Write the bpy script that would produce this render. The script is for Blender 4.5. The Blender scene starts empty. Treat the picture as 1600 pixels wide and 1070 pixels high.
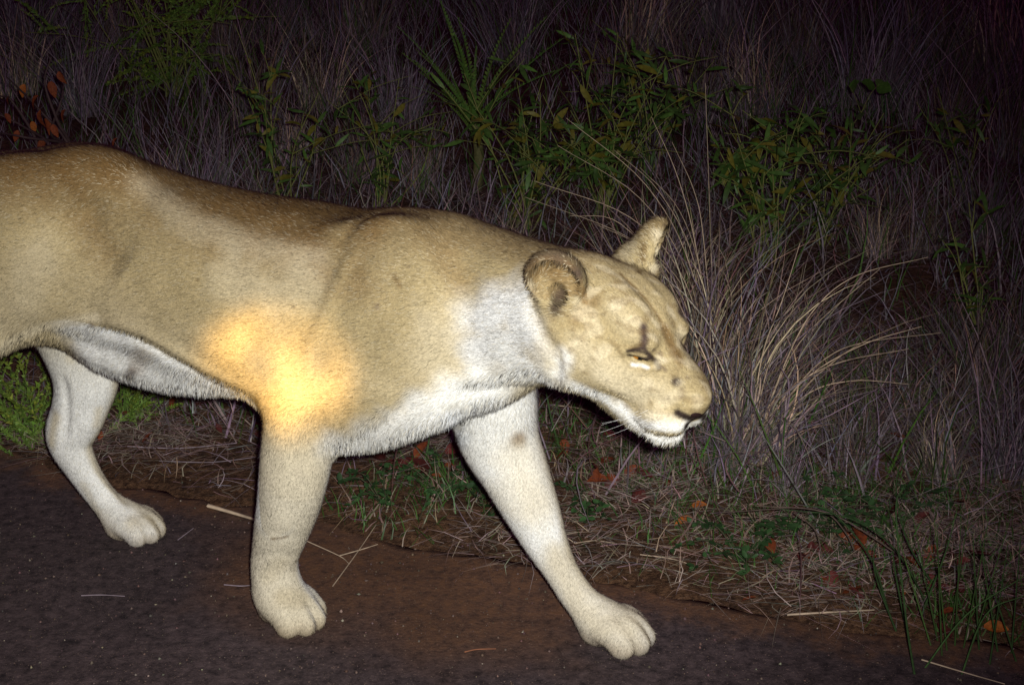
import bpy, math, random
import numpy as np
from mathutils import Vector, Matrix

random.seed(7)
RNG = np.random.default_rng(11)
scene = bpy.context.scene
COL = scene.collection
RAD = math.radians

# ------------------------------------------------------------------ camera
CAM_H, CAM_PITCH, LENS = 1.6, 20.0, 50.0
cam_data = bpy.data.cameras.new('camera')
cam_data.lens = LENS
cam_data.sensor_width = 36.0
cam_data.clip_start = 0.05
cam_data.clip_end = 400.0
cam = bpy.data.objects.new('camera', cam_data)
cam.location = (0, 0, CAM_H)
cam.rotation_euler = (RAD(90 - CAM_PITCH), 0, 0)
COL.objects.link(cam)
scene.camera = cam

# ------------------------------------------------------------------ night sky
world = bpy.data.worlds.new('World')
scene.world = world
world.use_nodes = True
wnt = world.node_tree
wbg = wnt.nodes['Background']
wbg.inputs['Color'].default_value = (0.48, 0.03, 0.46, 1)
wbg.inputs['Strength'].default_value = 0.085

# ------------------------------------------------------------------ the camera's flash and a hand torch
def aim(o, target):
    d = Vector(target) - o.location
    o.rotation_euler = d.to_track_quat('-Z', 'Y').to_euler()

fl = bpy.data.lights.new('camera_flash', 'SPOT')
fl.energy = 530.0
fl.color = (0.98, 0.985, 0.955)
fl.spot_size = RAD(66)
fl.spot_blend = 1.0
fl.shadow_soft_size = 0.022
flash = bpy.data.objects.new('camera_flash', fl)
flash.location = (0.05, -0.02, CAM_H + 0.055)
COL.objects.link(flash)
aim(flash, (-0.30, 2.75, 0.62))

tl = bpy.data.lights.new('hand_torch', 'SPOT')
tl.energy = 800.0
tl.color = (1.0, 0.62, 0.16)
tl.spot_size = RAD(7.0)
tl.spot_blend = 1.0
tl.shadow_soft_size = 0.03
tl.use_nodes = True                                       # uneven beam of a hand torch
_ln = tl.node_tree; _em = _ln.nodes['Emission']
_tc = _ln.nodes.new('ShaderNodeTexCoord'); _nz = _ln.nodes.new('ShaderNodeTexNoise'); _mr = _ln.nodes.new('ShaderNodeMapRange')
_nz.inputs['Scale'].default_value = 22.0; _nz.inputs['Detail'].default_value = 2.0
_mr.inputs['From Min'].default_value = 0.36; _mr.inputs['From Max'].default_value = 0.64; _mr.inputs['To Min'].default_value = 0.15; _mr.inputs['To Max'].default_value = 1.7
_ln.links.new(_tc.outputs['Normal'], _nz.inputs['Vector']); _ln.links.new(_nz.outputs['Fac'], _mr.inputs['Value']); _ln.links.new(_mr.outputs['Result'], _em.inputs['Strength'])
torch = bpy.data.objects.new('hand_torch', tl)
torch.location = (-0.55, -0.05, CAM_H - 0.1)
COL.objects.link(torch)

# ------------------------------------------------------------------ exposure
vs = scene.view_settings
vs.view_transform = 'Standard'
vs.look = 'None'
vs.exposure = 0.0
vs.gamma = 1.0
vs.use_curve_mapping = False
scene.cycles.max_bounces = 4
scene.cycles.diffuse_bounces = 2
scene.cycles.transmission_bounces = 2
scene.cycles.use_denoising = True

# ------------------------------------------------------------------ pixel -> world helpers (photo is 1600 x 1070)
FPX = LENS / 36.0 * 1600.0
_p = RAD(CAM_PITCH)
CO = np.array([0, 0, CAM_H]); CF = np.array([0, math.cos(_p), -math.sin(_p)])
CU = np.array([0, math.sin(_p), math.cos(_p)]); CR = np.array([1.0, 0, 0])
def ray(x, y): return CF + CR * (x - 800) / FPX + CU * (535 - y) / FPX
def ground(x, y, z=0.0):
    d = ray(x, y); return CO + d * ((z - CO[2]) / d[2])
def onplane(x, y, P0, n):
    d = ray(x, y); return CO + d * (((P0 - CO) @ n) / (d @ n))
def project(P):
    v = np.asarray(P) - CO; zz = v @ CF
    return np.stack([800 + FPX * (v @ CR) / zz, 535 - FPX * (v @ CU) / zz, zz], -1)

# ------------------------------------------------------------------ object helpers
def tag(o, label=None, cat=None, group=None, kind=None):
    if label: o['label'] = label
    if cat: o['category'] = cat
    if group: o['group'] = group
    if kind: o['kind'] = kind
    return o
def empty(name, loc=(0, 0, 0), rz=0.0):
    o = bpy.data.objects.new(name, None); COL.objects.link(o)
    o.location = loc; o.rotation_euler = (0, 0, rz); o.empty_display_size = 0.1
    return o
def mesh_obj(name, verts, faces, mat=None, parent=None, smooth=True, colors=None, normals=None):
    """faces: (n,3) or (n,4) int array or list of lists"""
    me = bpy.data.meshes.new(name)
    verts = np.asarray(verts, np.float32)
    if isinstance(faces, np.ndarray):
        n, k = faces.shape
        me.vertices.add(len(verts)); me.vertices.foreach_set('co', verts.ravel())
        me.loops.add(n * k); me.loops.foreach_set('vertex_index', faces.astype(np.int32).ravel())
        me.polygons.add(n); me.polygons.foreach_set('loop_start', np.arange(0, n * k, k, dtype=np.int32))
        me.update(calc_edges=True)
        pass
    else:
        me.from_pydata(verts.tolist(), [], faces); me.update()
    if smooth and len(me.polygons):
        me.polygons.foreach_set('use_smooth', np.ones(len(me.polygons), bool))
    if colors is not None:
        a = me.color_attributes.new('Col', 'FLOAT_COLOR', 'POINT')
        c = np.ones((len(verts), 4), np.float32); c[:, :3] = colors
        a.data.foreach_set('color', c.ravel())
    if normals is not None:
        me.normals_split_custom_set_from_vertices(np.asarray(normals, np.float32).tolist())
    if mat: me.materials.append(mat)
    o = bpy.data.objects.new(name, me); COL.objects.link(o)
    if parent is not None: o.parent = parent
    return o
def clone(o, parent=None):
    c = o.copy(); COL.objects.link(c)
    if parent is not None: c.parent = parent
    return c

# ------------------------------------------------------------------ materials
def new_mat(name):
    m = bpy.data.materials.new(name); m.use_nodes = True
    nt = m.node_tree; b = nt.nodes['Principled BSDF']
    b.inputs['Roughness'].default_value = 0.85
    b.inputs['Specular IOR Level'].default_value = 0.15
    return m, nt, b
def N(nt, t, **kw):
    n = nt.nodes.new(t)
    for k, v in kw.items():
        if k in n.inputs: n.inputs[k].default_value = v
        else: setattr(n, k, v)
    return n
def mat_col_attr(name, rough=0.85, spec=0.15, noise=0.25, nscale=60.0, bump=0.0, bscale=300.0, trans=0.0):
    """colour from the mesh's own colour attribute, broken up by fine noise"""
    m, nt, b = new_mat(name)
    b.inputs['Roughness'].default_value = rough
    b.inputs['Specular IOR Level'].default_value = spec
    at = N(nt, 'ShaderNodeAttribute', attribute_name='Col')
    tc = N(nt, 'ShaderNodeTexCoord')
    nz = N(nt, 'ShaderNodeTexNoise', Scale=nscale, Detail=4.0)
    nt.links.new(tc.outputs['Object'], nz.inputs['Vector'])
    mr = N(nt, 'ShaderNodeMapRange')
    mr.inputs['From Min'].default_value = 0.3; mr.inputs['From Max'].default_value = 0.7
    mr.inputs['To Min'].default_value = 1 - noise; mr.inputs['To Max'].default_value = 1 + noise
    nt.links.new(nz.outputs['Fac'], mr.inputs['Value'])
    mx = N(nt, 'ShaderNodeVectorMath', operation='SCALE')
    nt.links.new(at.outputs['Color'], mx.inputs[0]); nt.links.new(mr.outputs['Result'], mx.inputs['Scale'])
    nt.links.new(mx.outputs['Vector'], b.inputs['Base Color'])
    if bump > 0:
        n2 = N(nt, 'ShaderNodeTexNoise', Scale=bscale, Detail=3.0)
        nt.links.new(tc.outputs['Object'], n2.inputs['Vector'])
        bp = N(nt, 'ShaderNodeBump', Strength=bump, Distance=0.004)
        nt.links.new(n2.outputs['Fac'], bp.inputs['Height']); nt.links.new(bp.outputs['Normal'], b.inputs['Normal'])
    if trans > 0:
        out = nt.nodes['Material Output']
        tr = N(nt, 'ShaderNodeBsdfTranslucent')
        nt.links.new(mx.outputs['Vector'], tr.inputs['Color'])
        ms = N(nt, 'ShaderNodeMixShader'); ms.inputs['Fac'].default_value = trans
        nt.links.new(b.outputs['BSDF'], ms.inputs[1]); nt.links.new(tr.outputs['BSDF'], ms.inputs[2])
        nt.links.new(ms.outputs['Shader'], out.inputs['Surface'])
    return m

# ================================================================== ground and road
# smooth value noise on numpy arrays (for relief only)
def vnoise(x, y, seed=0):
    xi = np.floor(x).astype(int); yi = np.floor(y).astype(int); fx = x - xi; fy = y - yi
    fx = fx * fx * (3 - 2 * fx); fy = fy * fy * (3 - 2 * fy)
    def h(a, b):
        v = np.sin(a * 127.1 + b * 311.7 + seed * 74.7) * 43758.5453
        return v - np.floor(v)
    return (h(xi, yi) * (1 - fx) + h(xi + 1, yi) * fx) * (1 - fy) + (h(xi, yi + 1) * (1 - fx) + h(xi + 1, yi + 1) * fx) * fy - 0.5
EDGE_P = np.array([-0.38, 3.13]); EDGE_D = np.array([math.cos(RAD(-23.5)), math.sin(RAD(-23.5))]); EDGE_N = np.array([-EDGE_D[1], EDGE_D[0]])
def edge_wobble(u):
    return 0.05 * vnoise(u * 1.3, u * 0, 3) * 2 + 0.035 * vnoise(u * 5, u * 0, 4) * 2 + 0.018 * vnoise(u * 17, u * 0, 5) * 2
def verge_dist(x, y):
    u = (x - EDGE_P[0]) * EDGE_D[0] + (y - EDGE_P[1]) * EDGE_D[1]
    v = (x - EDGE_P[0]) * EDGE_N[0] + (y - EDGE_P[1]) * EDGE_N[1]
    return v - edge_wobble(u)
def ground_z(x, y):
    x = np.asarray(x, float); y = np.asarray(y, float)
    v = verge_dist(x, y)
    t = np.clip(v / 0.5, 0, 1)
    rough = 0.035 * vnoise(x * 2.1, y * 2.1, 1) + 0.018 * vnoise(x * 7, y * 7, 2) + 0.008 * vnoise(x * 23, y * 23, 6)
    lip = -0.016 + 0.024 * np.clip((v + 0.07) / 0.10, 0, 1) + 0.010 * vnoise(x * 9, y * 9, 21) + 0.006 * vnoise(x * 27, y * 27, 22)      # soil spilling over the asphalt's edge
    z = lip * (1 - t) + t * (rough + 0.02) + 0.03 * np.clip(v - 0.6, 0, 40)
    return np.where(v < -0.13, -0.045, z)

def graded(a, b, fine_a, fine_b, d, n_out):
    lo = a + (fine_a - a) * (1 - np.linspace(1, 0, n_out, endpoint=False) ** 2.2)
    hi = fine_b + (b - fine_b) * (np.linspace(0, 1, n_out + 1)[1:] ** 2.2)
    return np.concatenate([lo, np.arange(fine_a, fine_b, d), hi])
def grid_mesh(xs, ys, zf):
    X, Y = np.meshgrid(xs, ys, indexing='ij'); Z = zf(X, Y)
    V = np.stack([X, Y, Z], -1).reshape(-1, 3); n, m = X.shape
    I = np.arange(n * m).reshape(n, m)
    F = np.stack([I[:-1, :-1], I[1:, :-1], I[1:, 1:], I[:-1, 1:]], -1).reshape(-1, 4)
    return V, F

def make_ground_mat():
    m, nt, b = new_mat('verge_soil')
    tc = N(nt, 'ShaderNodeTexCoord')
    n1 = N(nt, 'ShaderNodeTexNoise', Scale=3.0, Detail=6.0, Roughness=0.65)
    n2 = N(nt, 'ShaderNodeTexNoise', Scale=55.0, Detail=5.0, Roughness=0.7)
    for n in (n1, n2): nt.links.new(tc.outputs['Object'], n.inputs['Vector'])
    r1 = N(nt, 'ShaderNodeValToRGB')
    r1.color_ramp.elements[0].position = 0.35; r1.color_ramp.elements[0].color = (0.055, 0.030, 0.018, 1)
    r1.color_ramp.elements[1].position = 0.7; r1.color_ramp.elements[1].color = (0.15, 0.082, 0.042, 1)
    nt.links.new(n1.outputs['Fac'], r1.inputs['Fac'])
    r2 = N(nt, 'ShaderNodeValToRGB')
    r2.color_ramp.elements[0].position = 0.38; r2.color_ramp.elements[0].color = (0.35, 0.3, 0.28, 1)
    r2.color_ramp.elements[1].position = 0.68; r2.color_ramp.elements[1].color = (1.5, 1.45, 1.4, 1)
    nt.links.new(n2.outputs['Fac'], r2.inputs['Fac'])
    mx = N(nt, 'ShaderNodeMix', data_type='RGBA', blend_type='MULTIPLY'); mx.inputs[0].default_value = 1.0
    nt.links.new(r1.outputs['Color'], mx.inputs[6]); nt.links.new(r2.outputs['Color'], mx.inputs[7])
    nt.links.new(mx.outputs[2], b.inputs['Base Color'])
    bp = N(nt, 'ShaderNodeBump', Strength=0.9, Distance=0.02)
    nt.links.new(n2.outputs['Fac'], bp.inputs['Height']); nt.links.new(bp.outputs['Normal'], b.inputs['Normal'])
    return m
def make_road_mat():
    m, nt, b = new_mat('worn_asphalt')
    tc = N(nt, 'ShaderNodeTexCoord')
    sp = N(nt, 'ShaderNodeTexNoise', Scale=120.0, Detail=3.0)
    n1 = N(nt, 'ShaderNodeTexNoise', Scale=34.0, Detail=8.0, Roughness=0.82)
    n3 = N(nt, 'ShaderNodeTexNoise', Scale=260.0, Detail=2.0)
    n2 = N(nt, 'ShaderNodeTexNoise', Scale=1.1, Detail=5.0, Roughness=0.6)
    for n in (sp, n1, n2, n3): nt.links.new(tc.outputs['Object'], n.inputs['Vector'])
    # asphalt grain
    r1 = N(nt, 'ShaderNodeValToRGB')
    r1.color_ramp.elements[0].position = 0.36; r1.color_ramp.elements[0].color = (0.016, 0.012, 0.013, 1)
    r1.color_ramp.elements[1].position = 0.66; r1.color_ramp.elements[1].color = (0.085, 0.060, 0.060, 1)
    nt.links.new(n1.outputs['Fac'], r1.inputs['Fac'])
    # drift of red-brown sand lying on the asphalt in front of the verge
    mp = N(nt, 'ShaderNodeMapping')
    c = ground(640, 880)
    mp.inputs['Location'].default_value = (-c[0], -c[1], 0)
    nt.links.new(tc.outputs['Object'], mp.inputs['Vector'])
    wv = N(nt, 'ShaderNodeTexNoise', Scale=4.5, Detail=5.0)
    nt.links.new(tc.outputs['Object'], wv.inputs['Vector'])
    rot = N(nt, 'ShaderNodeVectorRotate', rotation_type='Z_AXIS'); rot.inputs['Angle'].default_value = RAD(23)
    nt.links.new(mp.outputs['Vector'], rot.inputs['Vector'])
    scl = N(nt, 'ShaderNodeVectorMath', operation='MULTIPLY'); scl.inputs[1].default_value = (1 / 0.52, 1 / 0.36, 0)
    nt.links.new(rot.outputs['Vector'], scl.inputs[0])
    ln = N(nt, 'ShaderNodeVectorMath', operation='LENGTH'); nt.links.new(scl.outputs['Vector'], ln.inputs[0])
    ad = N(nt, 'ShaderNodeMath', operation='MULTIPLY_ADD'); ad.inputs[1].default_value = 1.3; 
    nt.links.new(wv.outputs['Fac'], ad.inputs[0]); nt.links.new(ln.outputs['Value'], ad.inputs[2])
    rs = N(nt, 'ShaderNodeMapRange', interpolation_type='SMOOTHSTEP'); rs.inputs['From Min'].default_value = 1.95; rs.inputs['From Max'].default_value = 1.15
    nt.links.new(ad.outputs['Value'], rs.inputs['Value'])
    gr = N(nt, 'ShaderNodeMapRange'); gr.inputs['From Min'].default_value = 0.36; gr.inputs['From Max'].default_value = 0.6; gr.inputs['To Min'].default_value = 0.25
    nt.links.new(n1.outputs['Fac'], gr.inputs['Value'])
    ea = N(nt, 'ShaderNodeAttribute', attribute_name='Col')                 # 1 at the verge, 0 out on the road: soil washed over the edge
    en_ = N(nt, 'ShaderNodeTexNoise', Scale=11.0, Detail=6.0, Roughness=0.7); nt.links.new(tc.outputs['Object'], en_.inputs['Vector'])
    e1 = N(nt, 'ShaderNodeMath', operation='ADD'); nt.links.new(ea.outputs['Fac'], e1.inputs[0]); nt.links.new(en_.outputs['Fac'], e1.inputs[1])
    e2 = N(nt, 'ShaderNodeMapRange', interpolation_type='SMOOTHSTEP'); e2.inputs['From Min'].default_value = 1.02; e2.inputs['From Max'].default_value = 1.42; nt.links.new(e1.outputs['Value'], e2.inputs['Value'])
    mxm = N(nt, 'ShaderNodeMath', operation='MAXIMUM'); nt.links.new(rs.outputs['Result'], mxm.inputs[0]); nt.links.new(e2.outputs['Result'], mxm.inputs[1])
    mu = N(nt, 'ShaderNodeMath', operation='MULTIPLY'); nt.links.new(mxm.outputs['Value'], mu.inputs[0]); nt.links.new(gr.outputs['Result'], mu.inputs[1])
    mx = N(nt, 'ShaderNodeMix', data_type='RGBA'); mx.inputs[7].default_value = (0.135, 0.066, 0.034, 1)
    nt.links.new(mu.outputs['Value'], mx.inputs[0]); nt.links.new(r1.outputs['Color'], mx.inputs[6])
    # broad patchiness and pale grit
    r2 = N(nt, 'ShaderNodeMapRange'); r2.inputs['From Min'].default_value = 0.3; r2.inputs['From Max'].default_value = 0.7; r2.inputs['To Min'].default_value = 0.6; r2.inputs['To Max'].default_value = 1.3
    nt.links.new(n2.outputs['Fac'], r2.inputs['Value'])
    sc = N(nt, 'ShaderNodeVectorMath', operation='SCALE'); nt.links.new(mx.outputs[2], sc.inputs[0]); nt.links.new(r2.outputs['Result'], sc.inputs['Scale'])
    g3 = N(nt, 'ShaderNodeMapRange'); g3.inputs['From Min'].default_value = 0.66; g3.inputs['From Max'].default_value = 0.76
    nt.links.new(n3.outputs['Fac'], g3.inputs['Value'])
    m3 = N(nt, 'ShaderNodeMix', data_type='RGBA'); m3.inputs[7].default_value = (0.22, 0.15, 0.11, 1)
    nt.links.new(g3.outputs['Result'], m3.inputs[0]); nt.links.new(sc.outputs['Vector'], m3.inputs[6])
    nt.links.new(m3.outputs[2], b.inputs['Base Color'])
    b.inputs['Roughness'].default_value = 0.8
    ah = N(nt, 'ShaderNodeMath', operation='ADD'); nt.links.new(n1.outputs['Fac'], ah.inputs[0]); nt.links.new(sp.outputs['Fac'], ah.inputs[1])
    bp = N(nt, 'ShaderNodeBump', Strength=0.55, Distance=0.004)
    nt.links.new(ah.outputs['Value'], bp.inputs['Height']); nt.links.new(bp.outputs['Normal'], b.inputs['Normal'])
    return m
V, F = grid_mesh(graded(-70, 70, -3.2, 3.2, 0.035, 40), graded(-40, 110, 1.6, 7.5, 0.035, 40), ground_z)
gnd = mesh_obj('ground', V, F, make_ground_mat()); tag(gnd, kind='structure')
# road sheet: parametrised along the edge so its verge side is ragged
us = graded(-60, 60, -3.2, 3.2, 0.03, 30)
vv = np.concatenate([-np.array([7.0, 5, 3.5, 2.5, 2.0]), -np.arange(1.6, 0.05, -0.05), [-0.03, 0.0, 0.006]])
Ug, Vg = np.meshgrid(us, vv, indexing='ij')
wob = edge_wobble(Ug)
X = EDGE_P[0] + Ug * EDGE_D[0] + (Vg + wob) * EDGE_N[0]; Y = EDGE_P[1] + Ug * EDGE_D[1] + (Vg + wob) * EDGE_N[1]
Z = 0.006 * vnoise(X * 3, Y * 3, 8) - 0.003 + np.where(Vg > 0.003, -0.05, 0) + np.where(Vg == 0.0, -0.002, 0)
I = np.arange(Ug.size).reshape(Ug.shape)
F = np.stack([I[:-1, :-1], I[1:, :-1], I[1:, 1:], I[:-1, 1:]], -1).reshape(-1, 4)
road = mesh_obj('road', np.stack([X, Y, Z], -1).reshape(-1, 3), F, make_road_mat(), colors=np.repeat(np.clip(1 + Vg / .30, 0, 1).reshape(-1, 1), 3, 1)); tag(road, kind='structure')

# ================================================================== the lioness: one continuous skin from a blended distance field
HEAD = RAD(-23)
LF = np.array([math.cos(HEAD), math.sin(HEAD), 0]); LL = np.array([-math.sin(HEAD), math.cos(HEAD), 0])
OL = np.array([0.183, 2.473, 0.0])
ML = np.stack([LF, LL, np.array([0, 0, 1.0])])          # rows: lion axes in world
def to_lion(P): return (np.asarray(P) - OL) @ ML.T
def to_world(P): return np.asarray(P) @ ML + OL
def L(px, py, y): return to_lion(onplane(px, py, OL + LL * y, LL))
def mpp(P):                                               # metres per photo pixel at a lion-space point
    return ((to_world(P) - CO) @ CF) / FPX
# head frame
def eul(y, p, r):
    cy, sy, cp, sp, cr, sr = math.cos(y), math.sin(y), math.cos(p), math.sin(p), math.cos(r), math.sin(r)
    return np.array([[cy, -sy, 0], [sy, cy, 0], [0, 0, 1]]) @ np.array([[cp, 0, sp], [0, 1, 0], [-sp, 0, cp]]) @ np.array([[1, 0, 0], [0, cr, -sr], [0, sr, cr]])
HO_W = np.array([0.24, 2.306, 0.761]); HR_W = eul(RAD(-42), RAD(22), 0)
HO = to_lion(HO_W); HR = ML @ HR_W                       # columns: head axes in lion space
def head_pt(p): return HO + HR @ np.asarray(p, float)
def to_head(P):
    P = np.asarray(P); return (P - HO.astype(P.dtype)) @ HR.astype(P.dtype)

PRIMS = []
def add(lo, hi, fn, op='u', k=0.03, frame=None):
    PRIMS.append((np.asarray(lo, float), np.asarray(hi, float), fn, op, k, frame))
def bbox_of(pts, r, frame):
    pts = np.asarray(pts, float)
    if frame == 'H': pts = np.array([head_pt(p) for p in pts])
    return pts.min(0) - r, pts.max(0) + r
def ell(c, r, op='u', k=0.03, frame=None, R=None):
    c = np.asarray(c, np.float32); r = np.asarray(r, np.float32); R = None if R is None else np.asarray(R, np.float32)
    def fn(P):
        q = P - c
        if R is not None: q = q @ R
        k0 = np.sqrt(((q / r) ** 2).sum(-1)) + 1e-9; k1 = np.sqrt(((q / r ** 2) ** 2).sum(-1)) + 1e-9
        return k0 * (k0 - 1) / k1
    lo, hi = bbox_of([c], r.max(), frame); add(lo, hi, fn, op, k, frame)
def catmull(pts, n=6):
    pts = np.asarray(pts, float)
    if len(pts) == 2: n = 1
    ext = np.vstack([2 * pts[0] - pts[1], pts, 2 * pts[-1] - pts[-2]]); out = []
    for i in range(1, len(ext) - 2):
        p0, p1, p2, p3 = ext[i - 1:i + 3]
        for t in np.arange(n) / n:
            out.append(0.5 * (2 * p1 + (p2 - p0) * t + (2 * p0 - 5 * p1 + 4 * p2 - p3) * t ** 2 + (3 * p1 - p0 - 3 * p2 + p3) * t ** 3))
    out.append(pts[-1]); return np.array(out)
def seg_dist(C, A, B):
    """C: three contiguous coordinate columns; distance to segment A-B and the place along it"""
    x, y, z = C[0] - A[0], C[1] - A[1], C[2] - A[2]; bx, by, bz = (B - A)
    t = x * bx; t += y * by; t += z * bz; t /= max(bx * bx + by * by + bz * bz, 1e-12); np.clip(t, 0, 1, out=t)
    x -= t * bx; y -= t * by; z -= t * bz
    x *= x; y *= y; z *= z; x += y; x += z
    return np.sqrt(x, out=x), t
def cols(P, flat=1.0): return [np.ascontiguousarray(P[:, i] / (flat if i == 1 else 1)) for i in range(3)]
def chain(pts, radii, op='u', k=0.03, flat=1.0, frame=None, sub=5):
    pr = catmull(np.column_stack([pts, radii]), sub)
    def fn(P):
        d = None; C = cols(P, flat); w = np.array([1, 1 / flat, 1, 1], np.float32); pw = (pr * w).astype(np.float32)
        for a, b in zip(pw[:-1], pw[1:]):
            dd, t = seg_dist(C, a[:3], b[:3]); t *= b[3] - a[3]; t += a[3]; dd -= t
            d = dd if d is None else np.minimum(d, dd, out=d)
        return d * (flat ** 0.5 if flat < 1 else 1)
    lo, hi = bbox_of(pr[:, :3], pr[:, 3].max() * max(1, flat), frame); add(lo, hi, fn, op, k, frame)
def pchain(tab, **kw):
    """tab rows: px, py, lateral y, radius in photo pixels"""
    pts = [L(a, b, c) for a, b, c, r in tab]
    chain(pts, [r * mpp(p) for p, (a, b, c, r) in zip(pts, tab)], **kw)
def stroke(pts, width, depth, frame=None, sub=4, mirror=False):
    """ridge (depth>0) or groove (depth<0) that follows a line on the skin"""
    sets = [np.asarray(pts, float)]
    if mirror:
        if frame == 'H': sets.append(sets[0] * [1, -1, 1])
        else: sets.append(sets[0] * [1, -1, 1])
    for S in sets:
        pr = catmull(S, sub); n = len(pr)
        def fn(P, pr=pr, n=n):
            d = None; tt = None; C = cols(P); pw = pr.astype(np.float32)
            for i, (a, b) in enumerate(zip(pw[:-1], pw[1:])):
                dd, t = seg_dist(C, a, b); g = (i + t) / (n - 1)
                if d is None: d, tt = dd, g
                else:
                    tt = np.where(dd < d, g, tt); d = np.minimum(d, dd)
            fade = np.clip(np.minimum(tt, 1 - tt) * 5 + 0.15, 0, 1)
            return -depth * fade * np.exp(-(d / width) ** 2)
        lo, hi = bbox_of(pr, width * 2.6, frame); add(lo, hi, fn, 'add', 0, frame)
def smin(a, b, k):
    h = np.clip(0.5 + 0.5 * (b - a) / k, 0, 1)
    return b + (a - b) * h - k * h * (1 - h)
def sdf(PB):
    """PB: (nb, m, 3) blocks of points"""
    nb, m, _ = PB.shape; D = np.full((nb, m), 10.0, np.float32); PB = PB.astype(np.float32, copy=False)
    lo = PB.min(1); hi = PB.max(1)
    for plo, phi, fn, op, k, frame in PRIMS:
        mg = k + 0.045 if op != 'add' else 0.0
        s = np.nonzero(((hi >= plo - mg) & (lo <= phi + mg)).all(1))[0]
        if not len(s): continue
        for c in range(0, len(s), 4000):
            q = s[c:c + 4000]; P = PB[q].reshape(-1, 3)
            if frame == 'H': P = to_head(P)
            d = fn(P).reshape(len(q), m); cur = D[q]
            if op == 'u': cur = smin(cur, d, k)
            elif op == 's': cur = -smin(-cur, d, k)
            else: cur = cur + d
            D[q] = cur
    return D
def surf(pix):
    """first skin point seen behind each photo pixel, in lion space"""
    pix = np.asarray(pix, float)
    dirs = np.array([ray(x, y) for x, y in pix]); dirs /= np.linalg.norm(dirs, axis=1)[:, None]
    t = np.full(len(pix), 1.7)
    for _ in range(90):
        P = to_lion(CO + dirs * t[:, None]); d = sdf(P[:, None, :])[:, 0]
        t = np.minimum(t + np.clip(d, -0.05, 0.05) * 0.7, 4.0)
    return to_lion(CO + dirs * t[:, None])

# ---- torso: stations px, top, bottom, half width
TORSO = [(-200, 350, 500, .095), (-130, 268, 545, .150), (-40, 237, 540, .175), (60, 229, 530, .178), (150, 226, 530, .166), (220, 247, 556, .165),
         (300, 274, 586, .178), (400, 296, 608, .190), (500, 310, 655, .195), (600, 331, 690, .185), (680, 338, 660, .155), (730, 350, 620, .125)]
st = []
for x, t, b, a in TORSO:
    zt = L(x, t, 0)[2]; zb = L(x, b, 0)[2]; s = L(x, (t + b) / 2, 0)[0]
    ext = (zt - zb) / 2; st.append((s, (zt + zb) / 2, math.sqrt(max(ext ** 2 - (a * 0.42) ** 2, 0.003)), a))
st = np.array(st)
ss = np.linspace(st[0, 0], st[-1, 0], 200)
_c = catmull(st, 10); TOR = np.stack([np.interp(ss, _c[:, 0], _c[:, i]) for i in range(4)], 1)
def tor_at(s): return [np.interp(s, ss, TOR[:, i]) for i in (1, 2, 3)]
def torso_fn(P):
    s, y, z = P[:, 0], P[:, 1], P[:, 2]
    zc, b, a = tor_at(s)
    cap = np.maximum(np.maximum(ss[0] + 0.05 - s, s - ss[-1] + 0.05), 0) / 0.09
    u = (z - zc) / b
    a2 = a * (1 - 0.13 * np.clip(u, -0.2, 1) + 0.0 * u)                # slab sides, narrower to the spine
    q0 = np.abs(y) / a2; q1 = np.abs(u)
    k0 = (q0 ** 2.25 + q1 ** 2.25 + cap ** 2.25) ** (1 / 2.25) + 1e-9
    k1 = np.sqrt((y / a2 ** 2) ** 2 + ((z - zc) / b ** 2) ** 2 + (cap / 0.09) ** 2) + 1e-9
    return k0 * (k0 - 1) / k1
add((ss[0] - 0.1, -0.21, TOR[:, 1].min() - 0.25), (ss[-1] + 0.1, 0.21, TOR[:, 1].max() + 0.25), torso_fn)
# belly pouch that hangs between the flank folds
pchain([(120, 498, -.01, 40), (200, 534, -.02, 49), (290, 559, -.02, 49), (370, 577, -.015, 37), (430, 590, 0, 26)], k=0.025, flat=1.5)
# ---- neck
pchain([(640, 480, 0.0, 150), (720, 492, -.01, 150), (790, 487, -.035, 124), (850, 488, -.075, 108), (895, 490, -.115, 98)], k=0.05, flat=0.86)
# throat and brisket
pchain([(530, 662, -.075, 42), (610, 645, -.075, 44), (690, 606, -.06, 40), (770, 572, -.05, 42)], k=0.04, flat=1.25)
pchain([(600, 632, .03, 48), (700, 600, .04, 46), (760, 585, .02, 42)], k=0.04)
# ---- near foreleg with shoulder blade
pchain([(612, 402, -.088, 50), (628, 455, -.110, 70), (640, 520, -.122, 80), (625, 580, -.125, 78)], k=0.075, flat=0.60)
pchain([(640, 570, -.118, 78), (560, 590, -.130, 76), (490, 612, -.135, 64)], k=0.06, flat=0.62)
pchain([(478, 610, -.138, 60), (470, 660, -.135, 59), (462, 720, -.128, 58), (452, 780, -.118, 52), (440, 825, -.110, 45), (431, 860, -.104, 39), (429, 885, -.100, 39), (433, 915, -.098, 42)], k=0.025, flat=0.82)
pchain([(530, 425, -.088, 50), (512, 460, -.102, 60), (490, 510, -.112, 66), (455, 570, -.118, 56)], k=0.07, flat=0.6)      # back muscle behind the shoulder
# ---- far foreleg
pchain([(735, 530, .110, 80), (765, 610, .125, 74), (778, 680, .130, 66), (803, 735, .125, 56), (830, 795, .118, 46), (852, 845, .110, 36), (876, 890, .103, 28), (902, 930, .098, 28), (928, 958, .095, 31)], k=0.03, flat=0.85)
# ---- far hind leg
pchain([(75, 400, .100, 110), (95, 480, .115, 78), (118, 545, .118, 60), (132, 582, .115, 54)], k=0.04, flat=0.6)
pchain([(130, 560, .118, 56), (133, 600, .112, 50), (122, 645, .105, 45), (108, 685, .100, 39), (126, 728, .098, 30), (156, 772, .096, 26), (188, 808, .094, 30)], k=0.025, flat=0.72)
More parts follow.
